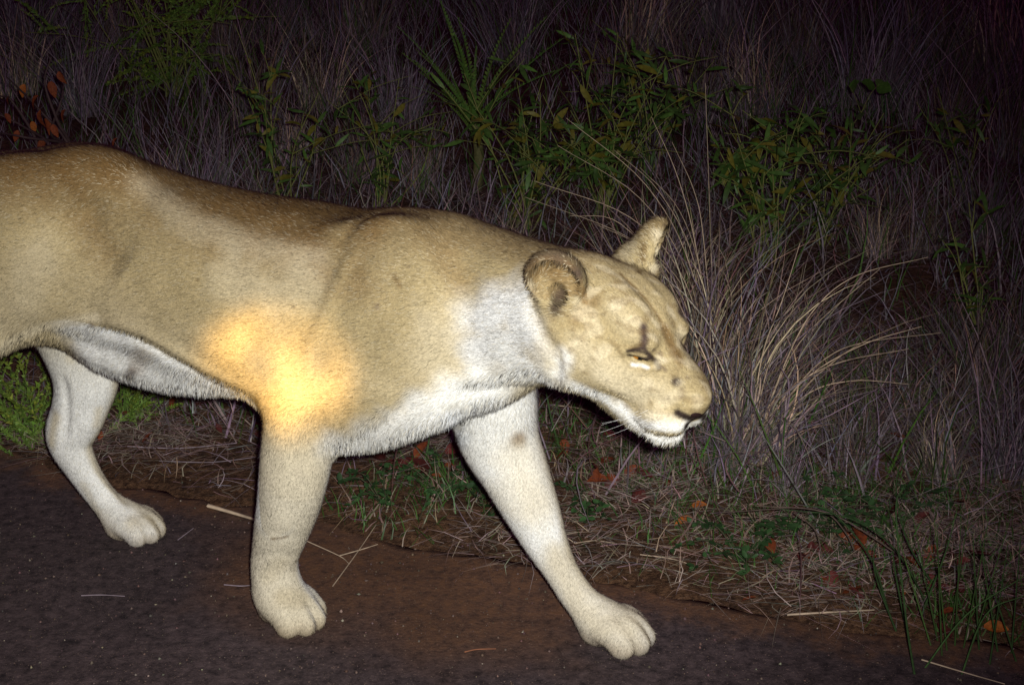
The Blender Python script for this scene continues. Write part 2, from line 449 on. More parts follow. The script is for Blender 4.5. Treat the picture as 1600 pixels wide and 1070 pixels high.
# ---- near hind leg: thigh at the frame edge, the rest beyond it
_st = L(-40, 492, -.14)
pchain([(38, 355, -.090, 112), (25, 422, -.112, 98), (-20, 482, -.122, 66)], k=0.05, flat=0.58)
chain([_st, _st + [-.10, 0.0, -.10], (-1.62, -.125, .27), (-1.60, -.11, .15), (-1.565, -.10, .06)], [.092, .078, .048, .040, .044], k=0.03, flat=0.8)
pchain([(60, 440, -.13, 50), (120, 470, -.128, 36), (175, 488, -.12, 26)], k=0.04, flat=0.6)
# hip bones
ell(L(150, 275, -.06), (.10, .06, .052), k=0.07); ell(L(140, 275, .07), (.10, .06, .052), k=0.07)
# tail
chain([(-1.60, 0, .87), (-1.70, 0, .80), (-1.77, .02, .62), (-1.80, .03, .42), (-1.86, .04, .30), (-1.93, .05, .27)], [.045, .030, .022, .018, .020, .024], k=0.04)
# ---- paws
def paw(c, ang, sc=1.0):
    ca, sa = math.cos(ang), math.sin(ang)
    def w(f, l, z): return np.array([c[0] + (f * ca - l * sa) * sc, c[1] + (f * sa + l * ca) * sc, z * sc])
    Rz = np.array([[ca, -sa, 0], [sa, ca, 0], [0, 0, 1]])
    ell(w(-.012, 0, .046), np.array([.064, .052, .042]) * sc, k=0.03, R=Rz)
    ell(w(-.038, 0, .022), np.array([.036, .040, .026]) * sc, k=0.015, R=Rz)
    for f, l in ((.030, -.042), (.053, -.0155), (.053, .0155), (.030, .042)):
        ell(w(f - .022, l * .92, .047), np.array([.036, .019, .027]) * sc, k=0.014, R=Rz)
        ell(w(f, l, .028), np.array([.030, .0195, .0285]) * sc, k=0.010, R=Rz)
PAW_NF = L(452, 934, -.098); PAW_FF = L(962, 966, .095); PAW_FH = L(209, 814, .094)
paw((PAW_NF[0], -.098), RAD(-14), 1.02)
paw((PAW_FF[0], .095), RAD(-4), 1.0)
paw((PAW_FH[0], .094), RAD(4), .92)
paw((-1.545, -.10), 0, .92)

# ---- head (head frame: x to the nose, y to the lioness's left, z up)
H = dict(frame='H')
ell((-.095, 0, .002), (.120, .086, .073), k=0.04, **H)
chain([(-.07, 0, .030), (-.03, 0, .026), (.034, 0, -.010), (.085, 0, -.032), (.106, 0, -.037)], [.042, .041, .038, .036, .034], k=0.025, **H)
for sgn in (-1, 1):
    ell((-.050, sgn * .058, -.040), (.085, .048, .062), k=0.035, **H)
    ell((.030, sgn * .036, -.050), (.060, .030, .045), k=0.03, **H)
    ell((.068, sgn * .027, -.042), (.062, .026, .036), k=0.02, **H)
    ell((.086, sgn * .0285, -.078), (.052, .0360, .038), k=0.016, **H)
    ell((-.105, sgn * .062, -.075), (.070, .046, .070), k=0.04, **H)
    ell((-.002, sgn * .046, .030), (.036, .024, .0165), k=0.02, **H)
    ell((-.065, sgn * .045, .050), (.055, .030, .025), k=0.03, **H)
chain([(.080, 0, -.114), (.02, 0, -.112), (-.09, 0, -.086)], [.036, .046, .064], k=0.02, flat=1.22, **H)
ell((.088, 0, -.121), (.037, .038, .030), k=0.014, **H)
ell((.117, 0, -.046), (.026, .027, .030), k=0.012, **H)
ell((.118, 0, -.028), (.024, .023, .018), k=0.012, **H)
EYE_C = np.array([.017, -.0565, .0005])
for sgn in (-1, 1):
    d = np.array([.805, -sgn * .593, -.10]); d /= np.linalg.norm(d); n = np.array([.593, sgn * .805, .10]); n -= d * (d @ n); n /= np.linalg.norm(n)
    Re = np.stack([d, n, np.cross(d, n)], 1); c = EYE_C * [1, -sgn, 1]
    ell(c + n * .012 + [0, 0, -.001], (.030, .018, .017), op='s', k=0.014, R=Re, **H)      # eye hollow
    chain([c - d * .024 + n * .002, c - d * .006 + n * .0075 + [0, 0, .010], c + d * .012 + n * .005 + [0, 0, .009], c + d * .025 + n * .000], [.004, .0075, .0080, .003], k=0.008, sub=4, **H)   # upper lid
    chain([c - d * .022 + n * .001, c + n * .004 + [0, 0, -.0085], c + d * .024 - n * .001 + [0, 0, -.004]], [.003, .0050, .003], k=0.008, sub=4, **H)   # lower lid
    ell(c - n * .004, (.019, .012, .0042), op='s', k=0.003, R=Re, **H)                        # the slit
    ell((.1345, sgn * .0150, -.0535), (.011, .0065, .0050), op='s', k=0.004, **H)
# ears: cupped shells
def ear(base, up, nrm, sw, shh):
    up = np.asarray(up, float); up /= np.linalg.norm(up); n = np.asarray(nrm, float); n -= up * (n @ up); n /= np.linalg.norm(n)
    sd = np.cross(up, n); R = np.stack([sd, n, up], 1); base = np.asarray(base, float)
    c = base + up * shh * 0.80
    # one field: outer cup, hollowed on the opening side, joined to the head afterwards
    ro = np.array([sw, .034, shh]); ri = np.array([sw - .007, .036, shh - .008]); ci = c + n * .016
    def e(P, c0, r0):
        q = (P - c0) @ R
        k0 = np.sqrt(((q / r0) ** 2).sum(-1)) + 1e-9; k1 = np.sqrt(((q / r0 ** 2) ** 2).sum(-1)) + 1e-9
        return k0 * (k0 - 1) / k1
    def fn(P):
        o = e(P, c, ro); i = e(P, ci, ri)
        return -smin(-o, i, 0.005)
    lo, hi = bbox_of([c], max(sw, shh), 'H'); add(lo, hi, fn, 'u', 0.012, 'H')
    return c, R
EAR_N = ear((-.140, -.100, .024), (-.22, -.42, .88), (.30, -.86, .25), .052, .060)
EAR_F = ear((-.122, .094, .036), (-.16, .33, .93), (.86, .42, .10), .050, .062)
ell((-.132, .088, .050), (.046, .030, .040), k=0.022, frame='H')
ell((-.150, -.088, .040), (.036, .030, .044), k=0.022, frame='H')
for sgn, (ec, eR) in ((-1, EAR_N), (1, EAR_F)):           # ear canal
    ell(ec + eR @ np.array([0.0, .006, -.030]), (.017, .022, .020), op='s', k=0.010, frame='H', R=eR)

# ---- folds, tendons and muscle forms that follow lines seen on the photograph
FOLD_PX = [(140, 506), (190, 508), (240, 527), (300, 562), (350, 589), (400, 612)]
FOLD = surf(FOLD_PX)
_f2 = surf([(x - 3, y + 13) for x, y in FOLD_PX])
_lines = dict(
    flank=[(118, 315), (148, 370), (195, 425), (250, 470)], hipr=[(215, 275), (300, 345), (400, 382), (480, 400)],
    scap=[(592, 334), (556, 350), (528, 388)], behind=[(530, 390), (505, 450), (475, 525), (448, 585)], tendon=[(560, 385), (528, 440), (500, 510), (470, 575)],
    pect=[(660, 608), (620, 645), (580, 678), (545, 700)], shfront=[(690, 360), (720, 450), (715, 540), (690, 600)],
    jowl=[(826, 470), (843, 515), (866, 556), (868, 596)], throat=[(715, 612), (780, 608), (842, 600)], throat2=[(700, 585), (770, 580), (840, 570)],
    wrist=[(396, 872), (432, 862), (466, 868)], wrist2=[(398, 838), (430, 832), (470, 838)], arm=[(505, 640), (470, 700), (455, 770), (440, 820)],
    achil=[(98, 585), (104, 640), (100, 690)], hindfr=[(150, 560), (140, 620), (135, 680)], metat=[(150, 720), (180, 765), (205, 790)],
    farm=[(800, 690), (830, 770), (868, 860)], rib1=[(330, 400), (345, 470), (370, 540)], rib2=[(390, 395), (405, 470), (425, 540)], 
    brow=[(968, 425), (1005, 462), (1036, 505), (1050, 545)], brow2=[(985, 420), (1020, 452), (1042, 480)], tear=[(1020, 570), (1036, 584), (1046, 600)],
    mouth=[(1079, 668), (1062, 679), (1030, 682), (1003, 671), (986, 652)], lip=[(1068, 655), (1050, 652), (1025, 645), (1000, 640)], cheek=[(940, 520), (965, 575), (985, 610)], pad=[(1066, 640), (1045, 634), (1020, 626), (1000, 632), (990, 645)])
_all = surf([q for v in _lines.values() for q in v]); LN = {}; _i = 0
for k_, v_ in _lines.items(): LN[k_] = _all[_i:_i + len(v_)]; _i += len(v_)
stroke(FOLD, .016, .008); stroke(_f2, .014, -.007)
stroke(LN['flank'][:3], .055, -.017); stroke(LN['hipr'], .035, .008)
stroke(LN['scap'], .014, -.004); stroke(LN['behind'], .05, -.003); stroke(LN['tendon'], .014, .005)
stroke(LN['pect'], .013, -.009); stroke(LN['shfront'], .030, -.009)
stroke(LN['jowl'], .013, -.012); stroke(LN['throat'], .014, -.009); stroke(LN['throat2'], .02, .005)
stroke(LN['wrist'], .012, -.002); stroke(LN['wrist2'], .012, -.0015); stroke(LN['arm'], .016, -.006)
stroke(LN['achil'], .011, -.010); stroke(LN['hindfr'], .012, .004); stroke(LN['metat'], .010, -.004); stroke(LN['farm'], .016, -.005)
for r_ in ('rib1', 'rib2'): stroke(LN[r_], .026, .0022)
for k_, w_, d_ in (('tear', .005, -.004), ('mouth', .0045, -.006), ('cheek', .014, -.004), ('pad', .008, -.004)):
    stroke(to_head(LN[k_]), w_, d_, frame='H', mirror=True)
stroke(to_head(LN['brow']), .007, -.005, frame='H'); stroke(to_head(LN['brow2']), .006, .003, frame='H')
# ---- build the skin
def build_skin(lo, hi, h):
    B = 8
    nb = np.ceil((np.asarray(hi) - lo) / (h * B)).astype(int); dims = nb * B
    bi = np.stack(np.meshgrid(*[np.arange(n) for n in nb], indexing='ij'), -1).reshape(-1, 3)
    cen = lo + (bi * B + (B - 1) / 2) * h
    dc = sdf(cen[:, None, :])[:, 0]
    D = np.repeat(np.repeat(np.repeat(dc.reshape(nb).astype(np.float32), B, 0), B, 1), B, 2)
    act = np.nonzero(np.abs(dc) < 0.036)[0]
    off = np.stack(np.meshgrid(*[np.arange(B)] * 3, indexing='ij'), -1).reshape(-1, 3)
    D6 = D.reshape(nb[0], B, nb[1], B, nb[2], B)
    for c in range(0, len(act), 3000):
        a = act[c:c + 3000]
        P = lo + (bi[a][:, None, :] * B + off[None]) * h
        d = sdf(P).reshape(-1, B, B, B)
        D6[bi[a][:, 0], :, bi[a][:, 1], :, bi[a][:, 2], :] = d
    ins = D < 0
    cnt = np.zeros(tuple(dims - 1), np.uint8)
    for dx in (0, 1):
        for dy in (0, 1):
            for dz in (0, 1):
                cnt += ins[dx:dims[0] - 1 + dx, dy:dims[1] - 1 + dy, dz:dims[2] - 1 + dz]
    cells = np.argwhere((cnt > 0) & (cnt < 8)); del cnt
    acc = np.zeros((len(cells), 3)); num = np.zeros(len(cells))
    corners = [(dx, dy, dz) for dx in (0, 1) for dy in (0, 1) for dz in (0, 1)]
    val = {c: D[cells[:, 0] + c[0], cells[:, 1] + c[1], cells[:, 2] + c[2]] for c in corners}
    for c in corners:
        for ax in range(3):
            if c[ax] == 0:
                e = list(c); e[ax] = 1; e = tuple(e); a, b = val[c], val[e]
                m = (a < 0) != (b < 0); t = np.where(m, a / np.where(m, a - b, 1), 0)
                p = np.array(c, float)[None] + np.eye(3)[ax][None] * t[:, None]
                acc += np.where(m[:, None], p, 0); num += m
    V = lo + (cells + acc / num[:, None]) * h
    vid = np.full(tuple(dims - 1), -1, np.int32); vid[cells[:, 0], cells[:, 1], cells[:, 2]] = np.arange(len(cells))
    faces = []
    for ax in range(3):
        a1, a2 = (ax + 1) % 3, (ax + 2) % 3
        s0 = [slice(None)] * 3; s1 = [slice(None)] * 3; s0[ax] = slice(0, -1); s1[ax] = slice(1, None)
        ch = np.argwhere(ins[tuple(s0)] != ins[tuple(s1)])
        ch = ch[(ch[:, a1] > 0) & (ch[:, a2] > 0) & (ch[:, a1] < dims[a1] - 1) & (ch[:, a2] < dims[a2] - 1)]
        fl_ = ins[ch[:, 0], ch[:, 1], ch[:, 2]]
        def g(o1, o2):
            q = ch.copy(); q[:, a1] -= o1; q[:, a2] -= o2; return vid[q[:, 0], q[:, 1], q[:, 2]]
        Q = np.stack([g(1, 1), g(0, 1), g(0, 0), g(1, 0)], 1)
        Q[~fl_] = Q[~fl_][:, ::-1]
        faces.append(Q)
    F = np.vstack(faces); F = F[(F >= 0).all(1)]
    # light smoothing of the stair-steps
    E = np.vstack([F[:, [0, 1]], F[:, [1, 2]], F[:, [2, 3]], F[:, [3, 0]]])
    for _ in range(3):
        S = np.zeros_like(V); n = np.bincount(E[:, 0], minlength=len(V)) + np.bincount(E[:, 1], minlength=len(V))
        for i in range(3):
            S[:, i] = np.bincount(E[:, 0], V[E[:, 1], i], len(V)) + np.bincount(E[:, 1], V[E[:, 0], i], len(V))
        V = V * 0.5 + 0.5 * S / np.maximum(n, 1)[:, None]
    return V, F
def vert_normals(V, F):
    fn = np.cross(V[F[:, 2]] - V[F[:, 0]], V[F[:, 3]] - V[F[:, 1]])
    nr = np.zeros_like(V)
    for i in range(4):
        for k in range(3): nr[:, k] += np.bincount(F[:, i], fn[:, k], len(V))
    return nr / np.maximum(np.linalg.norm(nr, axis=1), 1e-12)[:, None]
SKV, SKF = build_skin(np.array([-1.98, -.30, -.012]), np.array([.31, .30, 1.06]), 0.0034)
SKN = vert_normals(SKV, SKF)
print('skin', len(SKV), len(SKF))

# ---- coat colours (fur markings, plus painted shade and highlights at some folds, laid down in lion space)
T_ = np.array([.350, .272, .140]); B_ = np.array([.140, .080, .028]); P_ = np.array([.530, .455, .310]); W_ = np.array([.760, .745, .690])
G_ = np.array([.570, .515, .395]); D_ = np.array([.030, .020, .016])
def sstep(a, b, x):
    t = np.clip((x - a) / (b - a), 0, 1); return t * t * (3 - 2 * t)
def n3(P, sc, seed):
    """cheap smooth 3-D noise from sums of rotated sines"""
    r = np.random.default_rng(seed); o = np.zeros(len(P))
    for i in range(7):
        k = r.normal(size=3); k *= sc * (0.6 + 0.9 * r.random()) / np.linalg.norm(k); o += np.sin(P @ k + r.random() * 6.28)
    return o / 4.0
NZ1 = n3(SKV, 22, 1); NZ2 = n3(SKV, 70, 2); NZ3 = n3(SKV, 190, 3)
SKC = np.tile(T_, (len(SKV), 1))
def mixc(w, c):
    global SKC
    SKC = SKC + (np.asarray(c) - SKC) * np.clip(w, 0, 1)[:, None]
HV = to_head(SKV)
head_w = sstep(-.19, -.11, HV[:, 0]) * sstep(.22, .17, np.linalg.norm(HV, axis=1)) * (SKV[:, 2] > .5)
zc_, b_, a_ = tor_at(SKV[:, 0]); U_ = (SKV[:, 2] - zc_) / b_
trunk = (1 - head_w) * sstep(.36, .52, SKV[:, 2])
leg_w = sstep(.58, .34, SKV[:, 2])
mixc(trunk * (.30 + .25 * NZ1) * sstep(.35, -.35, U_), P_)                      # flanks paler than the back
mixc(trunk * sstep(.30, .95, U_ + .15 * NZ1) * (.85 + .15 * NZ2) * sstep(-.25, -.50, SKV[:, 0]), B_)      # brown along the spine
mixc(trunk * sstep(.80, 1.0, U_ + .06 * NZ1) * .5, B_)
side = np.where(SKV[:, 1] < 0, 1.0, -1.0)
inner = SKN[:, 1] * side
mixc(leg_w * .9, G_)
mixc(leg_w * sstep(-.15, .55, inner + .18 * NZ1), W_ * .93)                             # pale inner legs
mixc(leg_w * sstep(.35, .9, NZ1) * .35, P_)
fz = np.interp(SKV[:, 0], FOLD[:, 0], FOLD[:, 2])
mixc(sstep(.014, -.002, SKV[:, 2] - fz) * sstep(-1.20, -1.12, SKV[:, 0]) * sstep(-.60, -.66, SKV[:, 0]) * sstep(.22, .30, SKV[:, 2]) * (np.abs(SKV[:, 1]) < .16), W_ * .93)   # belly
mixc(trunk * sstep(-.74, -.9, U_) * sstep(-.56, -.50, SKV[:, 0]) * .9, W_)
_pj = project(to_world(SKV)); _pb = np.full((700, 900), 9.0); _pi = np.full((700, 900), -1)
_ok = (SKN @ ML * (to_world(SKV) - CO)).sum(1) < 0
_o = np.nonzero(_ok)[0]; _bx = np.clip(((_pj[_o, 0] + 150) / 3).astype(int), 0, 699); _by = np.clip((_pj[_o, 1] / 3).astype(int), 0, 899)
_so = np.argsort(-_pj[_o, 2]); _pi[_bx[_so], _by[_so]] = _o[_so]      # nearest skin point in each 3-pixel bin
def skin_at(pix):
    out = []
    for x, y in pix:
        bx, by = int((x + 150) / 3), int(y / 3); best = None
        for r in range(0, 9):
            w = _pi[max(bx - r, 0):bx + r + 1, max(by - r, 0):by + r + 1].ravel(); w = w[w >= 0]
            if len(w):
                best = w[np.argmin(((_pj[w, :2] - [x, y]) ** 2).sum(1) + 400 * _pj[w, 2])]; break
        out.append(SKV[best] if best is not None else surf([(x, y)])[0])
    return np.array(out)
def paint(pix, rad, c, s=1.0, mir=None, soft=0.85, noise=.30):
    """a marking a line of photo pixels, as wide as rad metres"""
    Q = skin_at(pix)
    for m in ((1,) if mir is None else (1, -1)):
        if mir == 'H': PP = HV * [1, m, 1]; QQ = to_head(Q)
        else: PP = SKV * [1, m, 1]; QQ = Q
        near = ((PP > QQ.min(0) - rad * 2.1) & (PP < QQ.max(0) + rad * 2.1)).all(1); X = PP[near]
        if len(QQ) == 1: d = np.linalg.norm(X - QQ[0], axis=1)
        else:
            d = np.full(len(X), 9.0); C = cols(X)
            for a, b in zip(QQ[:-1], QQ[1:]): d = np.minimum(d, seg_dist(C, a, b)[0])
        w = np.zeros(len(SKV)); w[near] = s * sstep(rad * 1.65, rad * (1.0 - soft), d + rad * noise * min(1., rad / .03) * (NZ2[near] * .8 + NZ3[near] * .4)); mixc(w, c)
# trunk
paint([(210, 262), (300, 300), (400, 318)], .045, B_, .45); paint([(430, 325), (500, 330), (560, 328)], .030, B_ * .8, .75)
paint([(70, 242), (130, 238), (180, 250)], .03, B_, .55); paint([(190, 252), (225, 266)], .018, B_ * .8, .5)
paint([(225, 290), (300, 350), (400, 385), (500, 400)], .030, P_, .35); paint([(135, 350), (170, 395)], .040, B_, .5); paint([(230, 410), (300, 470), (260, 500)], .05, T_ * .8, .45)  # highlight painted along the hip ridge, shade painted into the flank hollow
paint([(60, 400), (40, 470)], .05, P_, .35); paint([(150, 495), (60, 512), (0, 545)], .012, P_ * 1.15, .7)
paint([(360, 430), (420, 470), (480, 440)], .05, P_, .4)
paint([(570, 370), (560, 440)], .03, B_ * 1.2, .35); paint([(600, 400), (640, 470), (620, 540)], .06, T_ * .82, .6); paint([(540, 420), (530, 360)], .04, T_ * .8, .5); paint([(700, 400), (720, 440)], .03, B_ * 1.3, .4)
paint([(560, 620), (600, 560), (650, 560)], .06, T_ * .9, .5)
paint([(548, 333), (566, 330), (588, 334)], .005, B_ * .6, .5); paint([(555, 350), (530, 385)], .004, B_ * .7, .4)  # shade of the shoulder-blade crease painted as thin brown lines
paint([(700, 510), (690, 560), (720, 590)], .06, P_, .5); paint([(752, 500), (800, 475), (815, 525), (760, 545)], .050, W_ * [.9, .93, 1.0], .8); paint([(800, 560), (845, 580)], .035, W_, .9)
paint([(545, 698), (600, 680), (660, 650), (700, 620), (760, 600), (840, 590)], .045, W_, .92)
paint([(760, 625), (740, 665)], .06, W_, .95); paint([(810, 640), (830, 660)], .03, W_ * .95, .8)
paint([(812, 684)], .018, B_ * 1.25, .75); paint([(705, 650), (715, 690)], .02, W_ * [.9, .95, 1.05], .8)
paint([(206, 580), (200, 588)], .013, D_ * 2.5, .75); paint([(215, 575), (230, 540)], .02, B_ * 1.5, .35)
paint([(143, 509)], .010, D_ * 3, .6)
paint([(590, 478)], .006, D_ * 4, .6); paint([(640, 415)], .003, D_ * 3, .7); paint([(458, 478)], .004, B_ * .6, .8); paint([(615, 430), (625, 445)], .005, B_ * .8, .6); paint([(306, 435)], .004, B_ * .6, .7); paint([(340, 550)], .003, D_ * 4, .6)
paint([(170, 520), (205, 530), (240, 548), (300, 583), (350, 604)], .013, W_, .95)
# legs
paint([(425, 840), (448, 838)], .0035, B_ * .8, .8); paint([(440, 930), (470, 935)], .022, T_ * .8, .45); paint([(415, 900), (440, 880)], .02, P_, .5)
paint([(870, 880), (905, 945), (935, 975), (980, 975)], .045, P_ * 1.05, .75); paint([(800, 720), (840, 800)], .04, P_ * 1.25, .35); paint([(205, 815), (235, 812)], .018, T_ * .9, .45); paint([(85, 650), (78, 690)], .016, P_ * .95, .8); paint([(130, 760), (150, 800)], .014, P_ * .8, .45)
paint([(110, 560), (105, 530)], .014, P_, .5); paint([(155, 640), (150, 665)], .012, P_, .6); paint([(120, 520)], .012, P_, .5)
# head
mixc(head_w * sstep(-.02, -.075, HV[:, 2]) * sstep(.02, -.03, HV[:, 0]) * .25, P_)
paint([(905, 540), (940, 570), (985, 600), (1030, 615)], .026, P_, .55, 'H'); paint([(960, 480), (985, 510)], .022, P_ * .95, .35, 'H')
paint([(875, 590), (905, 606), (940, 618), (965, 633), (985, 655)], .017, W_, .98, 'H', .8); paint([(880, 560), (872, 585)], .020, W_, .85, 'H')
paint([(990, 665), (1010, 680), (1035, 688), (1060, 684)], .015, W_, 1, 'H'); paint([(1005, 660), (1040, 666), (1072, 662)], .011, W_, .92, 'H')
paint([(1010, 648), (1050, 655)], .007, W_, .45, 'H')
paint([(985, 662), (1003, 673), (1030, 682), (1062, 679), (1078, 667)], .0014, B_ * .7, .75, 'H')
for row in ([(1005, 651), (1022, 654), (1040, 658)], [(1010, 659), (1030, 664), (1050, 666)], [(1018, 644), (1036, 648), (1052, 651)]):
    for a, b in zip(row[:-1], row[1:]):
        for t in (0.0, .5): paint([(a[0] + (b[0] - a[0]) * t, a[1] + (b[1] - a[1]) * t)], .0028, D_ * 2.5, .85, 'H', .8, 0)
paint([(989, 567), (1001, 571), (1013, 574)], .0034, W_ * .95, .9, 'H', .8, .1); paint([(1028, 555), (1036, 562)], .004, P_ * 1.2, .5, 'H')
paint([(980, 548), (992, 544), (1006, 545), (1018, 556)], .0036, D_, .98, 'H', .8, .1); paint([(982, 555), (998, 560), (1012, 563)], .0042, D_, 1, 'H', .6, 0); paint([(1014, 556), (1023, 565), (1031, 573)], .0052, D_ * 1.3, 1, 'H', .8, .1)
paint([(1006, 510), (1010, 526), (1005, 540)], .0085, D_ * 2.2, 1, 'H', .85, 0); paint([(985, 541), (1002, 537)], .004, B_ * .8, .5, 'H')
paint([(1033, 572), (1038, 578)], .003, D_ * 3, .6, 'H'); paint([(1057, 595)], .0085, D_ * 1.5, 1, None, .7, 0); paint([(1066, 611), (1064, 620)], .006, B_ * .6, .7); paint([(1046, 621)], .005, B_ * .6, .7); paint([(1074, 588)], .004, D_ * 3, .7); paint([(1034, 552), (1020, 548)], .004, D_ * 3, .6); paint([(965, 545), (972, 556)], .004, B_ * .6, .5); paint([(1034, 550)], .002, D_ * 2, .7)
paint([(1040, 515), (1052, 540), (1062, 562)], .011, B_ * .9, .85); paint([(970, 428), (1005, 462), (1034, 502)], .0035, B_ * .8, .75); paint([(960, 445), (990, 470)], .003, B_, .4)  # brown along the far brow, darker lines down the forehead wrinkle
paint([(1085, 590), (1100, 612)], .012, T_ * .95, .6); paint([(930, 480), (950, 520)], .03, T_ * .8, .4)
paint([(900, 500), (925, 470), (915, 450)], .016, B_, .55, 'H')
mixc(head_w * sstep(.15, .8, NZ3 + .5 * NZ2) * .40, P_ * 1.15); mixc(head_w * sstep(.25, .9, n3(SKV, 260, 9) + .4 * NZ2) * .35, B_ * .8)
paint([(1000, 645), (1030, 650), (1062, 657)], .012, P_ * 1.3, .6, 'H'); paint([(1000, 660), (1030, 667), (1066, 668)], .010, W_, .85, 'H'); paint([(1057, 643), (1068, 650), (1084, 655), (1098, 652)], .0065, D_ * .8, 1, 'H', .6, .0); paint([(940, 590), (975, 615), (1000, 628)], .016, P_ * 1.2, .5, 'H')
paint([(984, 547), (998, 546), (1012, 552)], .0030, D_, .95, 'H', .8, .1)
paint([(1088, 664), (1080, 668), (1072, 672)], .006, W_ * .9, .9, 'H', .7, 0); paint([(1098, 655), (1103, 650)], .007, D_ * .8, 1, 'H', .6, 0)
mixc(sstep(.105, .03, SKV[:, 2]) * (.45 + .3 * NZ2), P_ * .82); mixc(sstep(.06, .012, SKV[:, 2]) * .4, B_ * 1.4)  # dusty tan paws; toe-crease shade painted in as brown near the ground
# ears
en = np.linalg.norm(HV - EAR_N[0], axis=1); q = (HV - EAR_N[0]) @ EAR_N[1]
inn = (en < .075) & (q[:, 1] > -.030)
cup = inn & (SKN @ (HR @ EAR_N[1][:, 1]) > .3) & (np.abs(q[:, 0]) < .05) & (q[:, 1] < .012)
mixc(cup * .55, B_ * 1.4); paint([(872, 470), (880, 455), (868, 485)], .014, D_ * 1.5, .85); paint([(845, 470), (850, 440)], .012, T_ * .9, .5)  # brown inner ear; shade of its hollow painted in dark
rr = np.sqrt((q[:, 0] / .052) ** 2 + (q[:, 2] / .060) ** 2)
mixc((en < .08) * (rr > .80) * (q[:, 2] > .0) * (q[:, 1] > -.02) * sstep(.80, .9, rr) * (.55 + .4 * NZ3) * sstep(-.02, .03, q[:, 2]), D_ * 2)
mixc((en < .09) * (q[:, 1] < -.018) * (q[:, 2] > -.01) * .8, D_ * 2)
paint([(828, 440), (830, 465), (840, 490)], .006, P_ * 1.2, .6)
paint([(1005, 385), (1003, 405), (1000, 425)], .006, B_ * .7, .75); paint([(1030, 365), (1026, 395), (1022, 420)], .009, P_ * 1.15, .7); paint([(985, 385), (975, 393)], .015, P_, .4); paint([(1040, 352), (1041, 365)], .004, D_ * 2, .6)
SKC = np.clip(SKC * (1 + .10 * NZ1 * .6 + .06 * NZ2)[:, None], .01, .86)

lion = empty('lioness', OL, HEAD)
tag(lion, 'pale tawny lioness walking along the road edge with its head lowered', 'lioness')
skin_mat = mat_col_attr('lion_skin', rough=.9, spec=.08, noise=.22, nscale=220, bump=.35, bscale=420)
body = mesh_obj('body', SKV, SKF, skin_mat, lion, colors=SKC)

